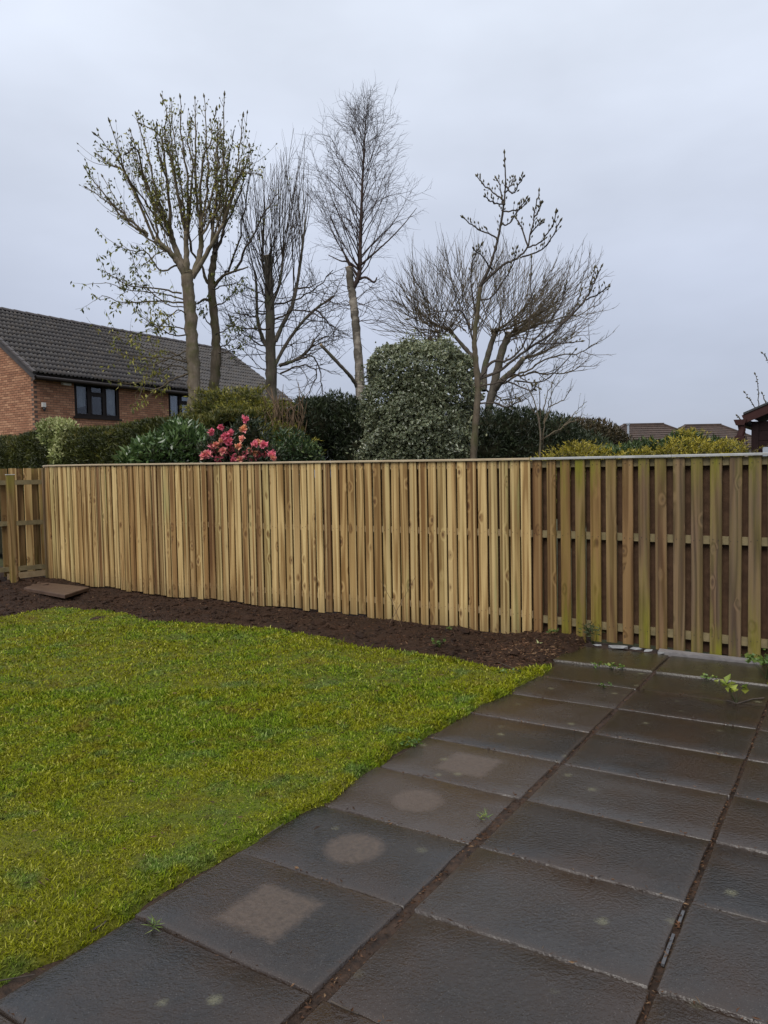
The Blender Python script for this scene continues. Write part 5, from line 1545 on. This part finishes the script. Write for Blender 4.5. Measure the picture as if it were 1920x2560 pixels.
for ctrl in [((870, 1420), (980, 1350), (1020, 1330)), ((860, 1300), (950, 1280), (1080, 1230)), ((880, 1600), (960, 1560), (1040, 1510)), ((880, 1700), (980, 1640), (1090, 1560)), ((880, 1560), (800, 1480), (780, 1400)), ((900, 1720), (990, 1700), (1060, 1640))]:
    C = t.curve([t.P(x, y, t.r.uniform(-.4, .2)) for x, y in ctrl], px(10), px(4), 4, .02)
    for S_ in t.side(C, 6, .2, 1, .8, .5, .006): t.leaf_at(S_, 7, .11, .05, -1.1, .3, .03, (.2, .25))
t.done(M_TWIG, M_BUDLEAF)

# --- B: bare tree with many upright stems
Y = 19.5
t = Tree('bare_upright_tree', 'bare tree with a brush of thin upright stems between the sycamores and the birch', AT(*zA(1240, 1960), Y), 103, zA, Y)
px = lambda wpx: wpx / 3.0 * S / FPX * Y / 2
t.limb([(1242, 1980), (1236, 1750), (1232, 1500), (1225, 1250), (1216, 1085)], px(74), px(50), M_BARK, 'trunk', 10, cut=True)
lims = [[(1265, 1640), (1320, 1520), (1375, 1410), (1410, 1250), (1440, 1040), (1462, 850)], [(1205, 1670), (1165, 1570), (1148, 1450), (1143, 1280), (1130, 1180)],
        [(1262, 1800), (1330, 1670), (1430, 1530), (1530, 1430), (1650, 1345)], [(1290, 1800), (1400, 1760), (1480, 1700), (1520, 1630)], [(1245, 1400), (1290, 1280), (1310, 1150), (1320, 1000)], [(1230, 1300), (1190, 1180), (1180, 1050)]]
LC = [t.limb(p_, px(34 - 3 * i), px(14), M_BARK, k=6, dys=list(np.linspace(0, t.r.uniform(-.5, .5), len(p_)))) for i, p_ in enumerate(lims)]
def fan(t, starts, tips, r0, r1, jit, sag=.12, dyr=1.2, wob=.015):
    out_ = []
    for (sx_, sy_), (ex, ey) in zip(starts, tips):
        dyv = t.r.uniform(-dyr, dyr)
        a, e_ = t.P(sx_, sy_, dyv * .1), t.P(ex + t.r.normal(0, jit), ey + t.r.normal(0, jit), dyv)
        mid_ = a * .55 + e_ * .45; mid_ = mid_ + np.array([(e_[0] - a[0]) * sag, (e_[1] - a[1]) * sag, -abs(e_[0] - a[0]) * sag * .8])
        out_.append(t.curve([a, mid_, e_], r0 * t.r.uniform(.6, 1.1), r1, 4, wob))
    return out_
st, tp = [], []
for k in range(58):
    x_ = t.r.uniform(1020, 1500); st.append((1220 + t.r.normal(0, 14), t.r.uniform(1070, 1480))); tp.append((x_, 460 + 130 * abs((x_ - 1260) / 240) ** 2 + t.r.uniform(0, 170)))
stems_ = fan(t, st, tp, .011, .004, 10, .2, 1.8, .01)
for C_ in LC[:1] + LC[4:]:
    for k in range(14):
        i = int(t.r.integers(len(C_) // 3, len(C_))); p = C_[i]
        stems_.append(t.shoot(p, [t.r.normal(.05, .22), t.r.normal(0, .25), 1], t.r.uniform(1.2, 3.0), .013, 8, .1, .05, .005))
for C in stems_:
    t.side(C, 5, .3, .95, .45, .7, .0042, trop=.06, wob=.1, nseg=5)
for C_ in LC[1:4]:
    for S_ in t.side(C_, 12, .15, 1, .8, 1.3, .013, trop=.06, wob=.2, nseg=7): t.side(S_, 5, .2, .95, .7, .55, .006, trop=.02, wob=.18)
for ctrl in [((1260, 1500), (1400, 1440), (1560, 1480), (1660, 1560)), ((1520, 1430), (1600, 1500), (1650, 1600)), ((1400, 1760), (1500, 1740), (1560, 1850), (1570, 1990)), ((1300, 1850), (1420, 1800), (1530, 1830), (1490, 1980)), ((1240, 1450), (1100, 1480), (1000, 1440)), ((1230, 1700), (1120, 1640), (1020, 1560)), ((1230, 1560), (1060, 1560), (960, 1500)), ((1410, 1300), (1480, 1290), (1530, 1270)), ((1260, 1400), (1400, 1370), (1540, 1290), (1640, 1180))]:
    C = t.curve([t.P(x, y, t.r.uniform(-.5, .3)) for x, y in ctrl], px(13), px(5), 5, .02)
    for S_ in t.side(C, 9, .15, 1, .8, .8, .009, trop=-.02, wob=.2): t.side(S_, 4, .2, 1, .7, .4, .005, wob=.15)
for k in range(22):
    C = t.shoot(t.P(1235 + t.r.normal(0, 12), t.r.uniform(1350, 1850)), [t.r.choice([-1, 1]) * t.r.uniform(.5, 1), t.r.normal(0, .6), t.r.uniform(-.1, .5)], t.r.uniform(1, 2.2), .012, 7, .05, .17)
    for S_ in t.side(C, 6, .2, 1, .7, .6, .007, wob=.16): t.side(S_, 2, .2, 1, .7, .3, .005, wob=.15)
t.done(M_TWIG)

# --- C: birch
Y = 16.5
t = Tree('birch_tree', 'white barked birch with a sawn-off top and a fine twiggy crown beside the holly', AT(*zC(302, 1800), Y), 104, zC, Y)
px = lambda wpx: wpx * .4062 * S / FPX * Y / 2
t.limb([(304, 1900), (298, 1700), (292, 1500), (276, 1320), (262, 1180), (248, 1080), (238, 996)], px(52), px(36), M_BIRCH, 'trunk', 12, cut=True, lump_=.05)
stem_ = t.limb([(262, 1105), (292, 1040), (298, 930), (303, 760), (310, 560), (318, 400), (326, 260), (338, 130)], px(28), px(3), M_BIRCHT, k=7)
t.limb([(288, 1640), (250, 1580), (190, 1515), (90, 1408)], px(22), px(17), M_BARK, k=8, dys=[0, -.2, -.4, -.6], cut=True)
t.limb([(290, 1060), (330, 1050), (372, 1076), (388, 1050)], px(15), px(7), M_BIRCHT, k=6)
t.limb([(296, 990), (340, 950), (420, 880), (520, 780), (600, 680)], px(14), px(3), M_BIRCHT, k=6, dys=[0, -.1, -.2, -.3, -.3])
t.limb([(292, 1010), (240, 970), (190, 960), (130, 930)], px(13), px(4), M_BIRCHT, k=6)
br = []
for k in range(66):
    f = .08 + .88 * (k / 66) ** .9
    i = f * (len(stem_) - 1.01); a = int(i); p = stem_[a] + (stem_[a+1] - stem_[a]) * (i - a)
    az = t.r.uniform(0, 2 * math.pi); Lb = (2.35 * (1 - f) ** .85 + .1) * t.r.uniform(.75, 1.12)
    br.append(t.shoot(p, [math.cos(az) * .75, math.sin(az) * .75, 1.05], Lb, .004 + .013 * (1 - f), 9, .02, .09, .003))
for C in br:
    Lc = np.linalg.norm(C[-1] - C[0])
    for S_ in t.side(C, int(1.5 + Lc * 6), .15, 1, .65, min(.6, .16 + Lc * .35), .0036, trop=.01, wob=.13, nseg=6):
        t.side(S_, 4, .2, 1, .6, .32, .0027, trop=-.05, wob=.15, nseg=4)
for k in range(16):
    C = t.shoot(t.P(275 + t.r.normal(0, 6), t.r.uniform(1050, 1330)), [t.r.choice([-1, 1]) * t.r.uniform(.4, 1), t.r.normal(0, .5), t.r.uniform(-.1, .4)], t.r.uniform(.6, 1.3), .008, 6, -.03, .18)
    t.side(C, 6, .2, 1, .7, .4, .005, wob=.16)
t.done(M_BIRCHT)

# --- E: broad pollard behind
Y = 17.0
t = Tree('pollard_tree', 'broad bare pollarded tree with a dome of thin straight shoots behind the holly', AT(*zC(975, 1800), Y), 105, zC, Y)
px = lambda wpx: wpx * .4062 * S / FPX * Y / 2
t.limb([(972, 1850), (985, 1740), (1012, 1620), (1048, 1460), (1092, 1345)], px(46), px(38), M_BARK, 'trunk', 9, cut=True)
t.limb([(1005, 1660), (1060, 1590), (1115, 1545), (1168, 1480)], px(34), px(28), M_BARK, dys=[0, -.2, -.3, -.4], cut=True)
t.limb([(955, 1650), (960, 1540), (985, 1440), (1018, 1338)], px(34), px(28), M_BARK, dys=[0, .2, .3, .4], cut=True)
t.limb([(950, 1640), (905, 1490), (850, 1420), (770, 1325)], px(28), px(16), M_BARK, dys=[0, .1, .2, .3])
t.limb([(950, 1700), (850, 1560), (720, 1450), (665, 1372)], px(30), px(26), M_BARK, dys=[.1, .3, .5, .6], cut=True)
t.limb([(1015, 1340), (1020, 1330)], px(40), px(40), M_BARK, dys=[.4, .4])
heads = [(1095, 1345), (1168, 1482), (1018, 1338), (770, 1325), (660, 1370), (705, 1365), (905, 1330), (880, 1300)]
st, tp = [], []
for k in range(270):
    h_ = heads[int(t.r.integers(0, len(heads)))]
    cx_, cy_ = 960, 1430
    th = R(t.r.uniform(4, 176)); rr_ = t.r.uniform(.8, 1.03)
    ex = cx_ - 15 + 560 * math.cos(th) * rr_; ey = cy_ - 575 * math.sin(th) ** .75 * rr_
    if (ex - h_[0]) ** 2 + (ey - h_[1]) ** 2 > 620 ** 2: continue
    if abs(ex - h_[0]) > 380: continue
    st.append((h_[0] + t.r.normal(0, 22), h_[1] + abs(t.r.normal(0, 30)))); tp.append((ex, ey))
for C in fan(t, st, tp, .010, .0035, 12, .05, 2.2, .012):
    t.side(C, 5, .3, .95, .4, .75, .0045, trop=.12, wob=.07, nseg=5)
for k in range(46):
    h_ = heads[int(t.r.integers(0, 4))]; sg = 1 if h_[0] > 900 else -1
    C = t.shoot(t.P(h_[0], h_[1], 0), [sg * t.r.uniform(.5, 1.2), t.r.normal(0, .6), t.r.uniform(.0, .6)], t.r.uniform(1.1, 2.3), .011, 8, .08, .08)
    for S_ in t.side(C, 9, .15, 1, .5, .6, .006, trop=.12, wob=.09): t.side(S_, 2, .3, 1, .5, .25, .0045)
for ctrl in [((1020, 1640), (1150, 1560), (1300, 1480), (1450, 1450), (1560, 1400)), ((1060, 1590), (1200, 1560), (1350, 1560), (1490, 1520)), ((1080, 1380), (1250, 1300), (1420, 1260), (1560, 1200)), ((950, 1640), (1060, 1700), (1130, 1690)), ((1020, 1720), (1100, 1740), (1160, 1690))]:
    C = t.curve([t.P(x, y, t.r.uniform(-.4, .4)) for x, y in ctrl], px(12), px(4), 5, .02)
    for S_ in t.side(C, 14, .2, 1, .7, .7, .008, trop=.08, wob=.12): t.side(S_, 3, .2, 1, .6, .3, .005)
t.done(M_TWIGP)

# --- D: slender budding tree in front
Y = 12.2
t = Tree('budding_tree', 'slender mossy tree with fat buds on dark branches just behind the fence beside the holly', AT(*zC(898, 1990), Y), 106, zC, Y)
px = lambda wpx: wpx * .4062 * S / FPX * Y / 2
t.limb([(900, 2010), (915, 1800), (925, 1650), (912, 1480), (905, 1380), (920, 1250), (936, 1100)], px(40), px(20), M_MOSSY, 'trunk', 10)
lead = t.limb([(936, 1100), (985, 1000), (1028, 860), (1055, 710), (1072, 550), (1066, 395)], px(18), px(5), M_TWIG, k=7)
mains = [((1030, 850), (1000, 825), (940, 800), (885, 762), (850, 735)), ((1045, 760), (1085, 770), (1130, 705), (1180, 635)), ((1060, 640), (1010, 600), (960, 560), (922, 515)), ((1068, 560), (1110, 600), (1140, 560), (1165, 518)), ((1065, 660), (1000, 650), (965, 622)), ((1070, 600), (1100, 560), (1120, 520)), ((1040, 800), (1060, 690), (1040, 560), (1022, 525)), ((1055, 700), (1140, 690), (1190, 640)),
         ((940, 1090), (1050, 990), (1130, 950), (1190, 880), (1225, 720), (1250, 595)), ((1190, 890), (1260, 860), (1320, 780), (1342, 708)), ((1160, 940), (1250, 910), (1310, 850), (1360, 755)), ((1190, 880), (1150, 770), (1125, 730)), ((1225, 730), (1245, 700), (1258, 660)), ((1205, 820), (1240, 780), (1270, 760)),
         ((930, 1590), (1040, 1545), (1180, 1440), (1340, 1330), (1470, 1200), (1530, 1110), (1560, 1040), (1580, 998)), ((1500, 1170), (1560, 1140), (1615, 1102)), ((1180, 1440), (1280, 1320), (1360, 1200), (1395, 1090)), ((1340, 1330), (1430, 1230), (1475, 1120)), ((1520, 1130), (1520, 1110), (1545, 1005)),
         ((935, 1630), (1060, 1600), (1120, 1565), (1180, 1600), (1245, 1635)), ((930, 1590), (1000, 1500), (1080, 1490), (1160, 1420), (1200, 1290), (1210, 950)), ((905, 1400), (850, 1250), (800, 1225), (700, 1240), (560, 1270)), ((915, 1260), (890, 1100), (900, 960), (940, 880)), ((1120, 1600), (1280, 1600), (1440, 1440)), ((1050, 1590), (1200, 1650), (1230, 1630)), ((930, 1170), (1000, 1150), (1100, 1010), (1130, 900)), ((1000, 1010), (960, 950), (905, 900)), ((1230, 1400), (1380, 1400), (1470, 1390)), ((930, 1720), (1010, 1720), (1080, 1740), (1135, 1700))]
for j, ctrl in enumerate(mains):
    dyv = t.r.uniform(-.7, .5)
    w0 = 16 if len(ctrl) > 5 else 9
    C = t.curve([t.P(x, y, dyv * (i / (len(ctrl) - 1))) for i, (x, y) in enumerate(ctrl)], px(w0), px(4.5), 6, .006)
    t.bud(C[-1], C[-1] - C[-2], .075, .019)
    for S_ in pair_twigs(t, C, max(3, len(ctrl) * 2), .11, .005, .25, True, .75, .3): pass
for S_ in pair_twigs(t, lead, 12, .10, .005, .3, True, .8, .3): pass
t.bud(lead[-1], lead[-1] - lead[-2], .08, .02)
t.done(M_TWIG)

# --- F: thin sapling
Y = 12.6
t = Tree('thin_sapling', 'thin pale multi-stemmed sapling just coming into leaf before the brown hedge', AT(*zC(1258, 2000), Y), 107, zC, Y)
px = lambda wpx: wpx * .4062 * S / FPX * Y / 2
t.limb([(1252, 2010), (1258, 1900), (1245, 1790), (1222, 1700), (1185, 1620)], px(13), px(4), M_SYC, 'trunk', 6)
for ctrl in [((1270, 2000), (1275, 1860), (1290, 1760), (1330, 1640), (1400, 1560)), ((1258, 1920), (1300, 1890), (1380, 1840), (1440, 1770), (1505, 1710)), ((1250, 1850), (1255, 1720), (1250, 1600), (1290, 1560)), ((1275, 1830), (1310, 1740), (1320, 1600)), ((1240, 1780), (1210, 1740), (1150, 1640)), ((1380, 1840), (1440, 1810), (1490, 1780)), ((1300, 1740), (1380, 1700), (1420, 1640)), ((1270, 1760), (1300, 1660), (1360, 1530))]:
    C = t.curve([t.P(x, y, t.r.uniform(-.15, .15)) for x, y in ctrl], px(7), px(2.5), 5, .008)
    for S_ in t.side(C, 8, .2, 1, .6, .28, .003, trop=.12, wob=.1): t.leaf_at(S_, 2, .03, .012, .4, .3, .008, (.8, .15))
t.done(M_TWIGP, M_BUDLEAF)
# --- budding twigs by the shed
Y = 12.5
idz = lambda x, y: (1500 / S + x / 3.95 / S, 860 / S + y / 3.95 / S)
t = Tree('willow_sapling', 'upright twigs with dark buds rising behind the maroon shed roof', AT(*idz(1570, 900), Y), 108, idz, Y)
for ctrl in [((1575, 900), (1565, 640), (1560, 420), (1535, 305)), ((1575, 680), (1500, 580), (1435, 485)), ((1680, 720), (1640, 600), (1605, 495)), ((1700, 300), (1660, 170), (1610, 95)), ((1700, 900), (1700, 500), (1700, 250)), ((1440, 900), (1400, 770), (1360, 715))]:
    C = t.curve([t.P(x, y, 0) for x, y in ctrl], .009, .004, 4, .004)
    t.bud(C[-1], C[-1] - C[-2], .05, .016)
    for k in range(12):
        p = C[int(len(C) * (.35 + .05 * k)) if len(C) * (.35 + .05 * k) < len(C) - 1 else -2]
        t.bud(p, t.r.normal(size=3) + [0, 0, .6], .03, .010)
C = t.limb([(1577, 2400), (1577, 1500), (1575, 900)], .012, .009, M_TWIG, 'trunk', 5)
C = t.limb([(1577, 1500), (1690, 1100), (1700, 880)], .011, .009, M_TWIG, 'limb', 5)
C = t.limb([(1577, 1500), (1470, 1100), (1440, 890)], .011, .009, M_TWIG, 'limb', 5)
t.done(M_TWIG)
# ================================================================== SMALL THINGS ON THE GROUND
r = np.random.default_rng(90)
def weed(name, label, c, n, L, W, spread, tint, mat=M_WEED, hgt=.05, stemn=4, cat='weed'):
    root = thing(name, label, cat, (c[0], c[1], c[2]))
    c = np.asarray(c, float)
    B_ = Buf(); Sb = Buf()
    for k in range(stemn):
        e_ = c + [r.normal(0, spread), r.normal(0, spread), hgt * r.uniform(.5, 1)]
        Sb.tube([c, (c + e_) / 2 + r.normal(0, .006, 3), e_], [.0025, .002, .0012], 4)
        m_ = max(1, n // stemn)
        P_ = e_ + r.normal(0, spread * .35, (m_, 3)) * [1, 1, .4]
        B_.leaves(P_, r.normal(size=(m_, 3)) * [1, 1, .35] + [0, 0, .25], r.uniform(L * .7, L * 1.3, m_), r.uniform(W * .7, W * 1.3, m_), np.clip(r.normal(tint, .18, m_), 0, 1), .2, r)
    child('stem', Sb, M_FERN, root); child('leaves', B_, mat, root)
    return root
weed('joint_weed', 'small round-leaved weed in the paving joint below the algae covered slab, leftmost clump', G(1283, 1441), 14, .028, .022, .02, .45, hgt=.03)
weed('joint_weed', 'spreading leafy weed in the paving joint below the algae covered slab', G(1322, 1446), 26, .032, .024, .035, .5, hgt=.04)
weed('joint_weed', 'tuft of green weed at the end of the spreading paving joint weed', G(1345, 1447), 18, .03, .024, .022, .5, hgt=.04)
weed('joint_weed', 'small weed growing in the joint one slab row nearer the lawn tip', G(1305, 1486), 14, .028, .02, .02, .45, hgt=.035)
weed('joint_weed', 'low green weed in the joint beside the yellow green seedling', G(1527, 1469), 16, .032, .024, .03, .5, hgt=.03)
weed('yellow_seedling', 'seedling with big yellow green leaves standing on the wet slabs', G(1590, 1520), 16, .062, .055, .05, .85, hgt=.16, stemn=5, cat='plant')
weed('yellow_leaf_sprig', 'single pale yellow leaf standing in the paving behind the seedling', G(1550, 1470), 2, .05, .045, .008, .95, hgt=.02, stemn=1, cat='leaf')
weed('edge_plant', 'bushy bright green plant at the foot of the weathered fence by the paving end', G(1656, 1468), 190, .045, .035, .075, .45, hgt=.2, stemn=14, cat='plant')
weed('edge_plant', 'lower yellowish leafy plant on the slabs beside the bushy green plant', G(1672, 1495), 40, .05, .042, .05, .8, hgt=.09, stemn=6, cat='plant')
weed('conifer_seedling', 'dark feathery conifer seedling against the foot of the weathered fence', G(1283, 1392) + [-.02, -.06, 0], 90, .06, .012, .075, .5, M_FERN, .22, 9, 'seedling')
weed('fence_weed', 'small green weed at the foot of the first weathered boards', G(1190, 1375, .03), 26, .035, .018, .03, .5, M_WEED, .08, 4)
weed('soil_weed', 'small dark green weed on the soil near the joint of the two fences', G(968, 1362, .01), 16, .03, .016, .02, .4, M_WEED, .04, 4)
weed('soil_weed', 'ragged green weed on the soil where the lawn narrows', G(940, 1397, .01), 26, .045, .022, .04, .4, M_WEED, .07, 5)
weed('soil_weed', 'flat green weed between lawn tip and bark chips', G(1085, 1452, .01), 26, .035, .024, .05, .45, M_WEED, .03, 5)
weed('pale_leaf_sprig', 'sprig with whitish leaves lying on the bark chips', G(1160, 1396, .03), 6, .05, .022, .025, 1.0, M_CREAM, .02, 2, 'sprig')
weed('lawn_edge_weed', 'leafy weed overhanging the slabs at the lawn edge', UV(-.9, .98), 30, .03, .02, .05, .35, M_WEED, .03, 5)
for i, (x, y) in enumerate([(330, 2010), (1040, 1770)]):
    weed('grass_tuft', ['tuft of grass on the slab joint beside the lawn edge', 'little grass tuft in the wide joint halfway along', 'tiny dry grass tuft in the joint between the front slabs'][i], G(x, y), 22, .04, .004, .015, [.5, .7, .8][i], M_WEED, .02, 3, 'grass tuft')
# dead canes by the fence
root = thing('dead_canes', 'two thin dead canes crossing in front of the new fence boards', 'canes', tuple(G(862, 1340, .0)))
for (x0, y0, x1, y1, Y) in [(868, 1325, 820, 1250, 8.55), (838, 1330, 898, 1245, 8.6)]:
    B_ = Buf(); a = AT(x0, y0, Y); c = AT(x1, y1, Y); a[2] = -.02
    B_.tube([a, (a + c) / 2 + [.01, 0, .02], c], [.004, .003, .002], 5); child('cane', B_, M_DEADTWIG, root)
weed('cane_weed', 'scrappy weed at the foot of the dead canes', G(858, 1332, .01), 20, .05, .012, .04, .3, M_FERN, .1, 5)
# slate shards and stones by the weathered fence
sh_l = ['thin slate shard at the fence foot beside the chip heap', 'long pale slate shard against the weathered fence foot', 'broken slate piece with a white edge at the fence foot', 'small slate chip lying before the concrete strip', 'flat slate fragment at the start of the concrete strip']
for i, ((x, y), s_) in enumerate(zip([(1290, 1397), (1335, 1401), (1375, 1405), (1400, 1409), (1430, 1414)], [.05, .09, .07, .05, .06])):
    B_ = Buf(); rock(B_, (0, 0, 0), s_, r, .5, .25)
    o = obj('slate_shard', B_, M_STONE, None, tuple(G(x, y) + [0, 0, .016])); tag(o, sh_l[i], 'stone')
# leaf and twigs on slabs, sticks on lawn
B_ = Buf(); B_.leaves(np.zeros((1, 3)), np.array([[.8, .5, .25]]), .05, .018, .1, .35, r)
o = obj('fallen_leaf', B_, M_CHIP, None, tuple(G(676, 1797) + [0, 0, .006])); tag(o, 'dark curled leaf lying on the slab next to a round dry patch', 'leaf')
def stick(label, pts, rad, z=.004):
    P_ = [G(x, y, z) for x, y in pts]; c = P_[0].copy(); B_ = Buf(); B_.tube(np.array(P_) - c, rad, 5)
    o = obj('twig', B_, M_TWIG, None, tuple(c)); tag(o, label, 'twig')
stick('dark curved twig along the lawn edge beside the front slabs', [(195, 2012), (225, 1995), (245, 1970)], .004, .008)
stick('thin twig on the slab at the lawn edge in the front corner', [(0, 2118), (35, 2112), (75, 2105)], .0025, .006)
stick('thin twig on the slab beside the lawn by the wide joints', [(560, 1815), (590, 1795), (612, 1780)], .003, .006)
stick('dark root lying across the slabs beside the yellow green seedling', [(1570, 1513), (1592, 1520), (1625, 1510), (1650, 1508)], .006, .008)
stick('orange brown stick in the front slab joint', [(715, 2163), (745, 2178), (775, 2190)], .0035, .006)
stick('thin brown stick on the chips near the lawn tip', [(1075, 1430), (1100, 1440), (1120, 1449)], .004, .03)
# worm casts and dead bits scattered on lawn
B_ = Buf()
m_ = 2600
P_ = np.stack([r.uniform(-4.5, 1.2, m_), r.uniform(2, 9.5, m_)], 1); z_, d_ = lawn_h(P_[:, 0], P_[:, 1]); k = d_ < -.05
P_ = P_[k]; z_ = z_[k]; m_ = len(P_)
B_.leaves(np.column_stack([P_, z_ + .018]), r.normal(size=(m_, 3)) * [1, 1, .2], r.uniform(.015, .05, m_), r.uniform(.002, .009, m_), np.clip(r.normal(.6, .35, m_), 0, 1), .3, r)
o = obj('lawn_debris', B_, M_CHIP); o['kind'] = 'stuff'; o['label'] = 'dead leaf bits and twigs scattered over the lawn'; o['category'] = 'debris'
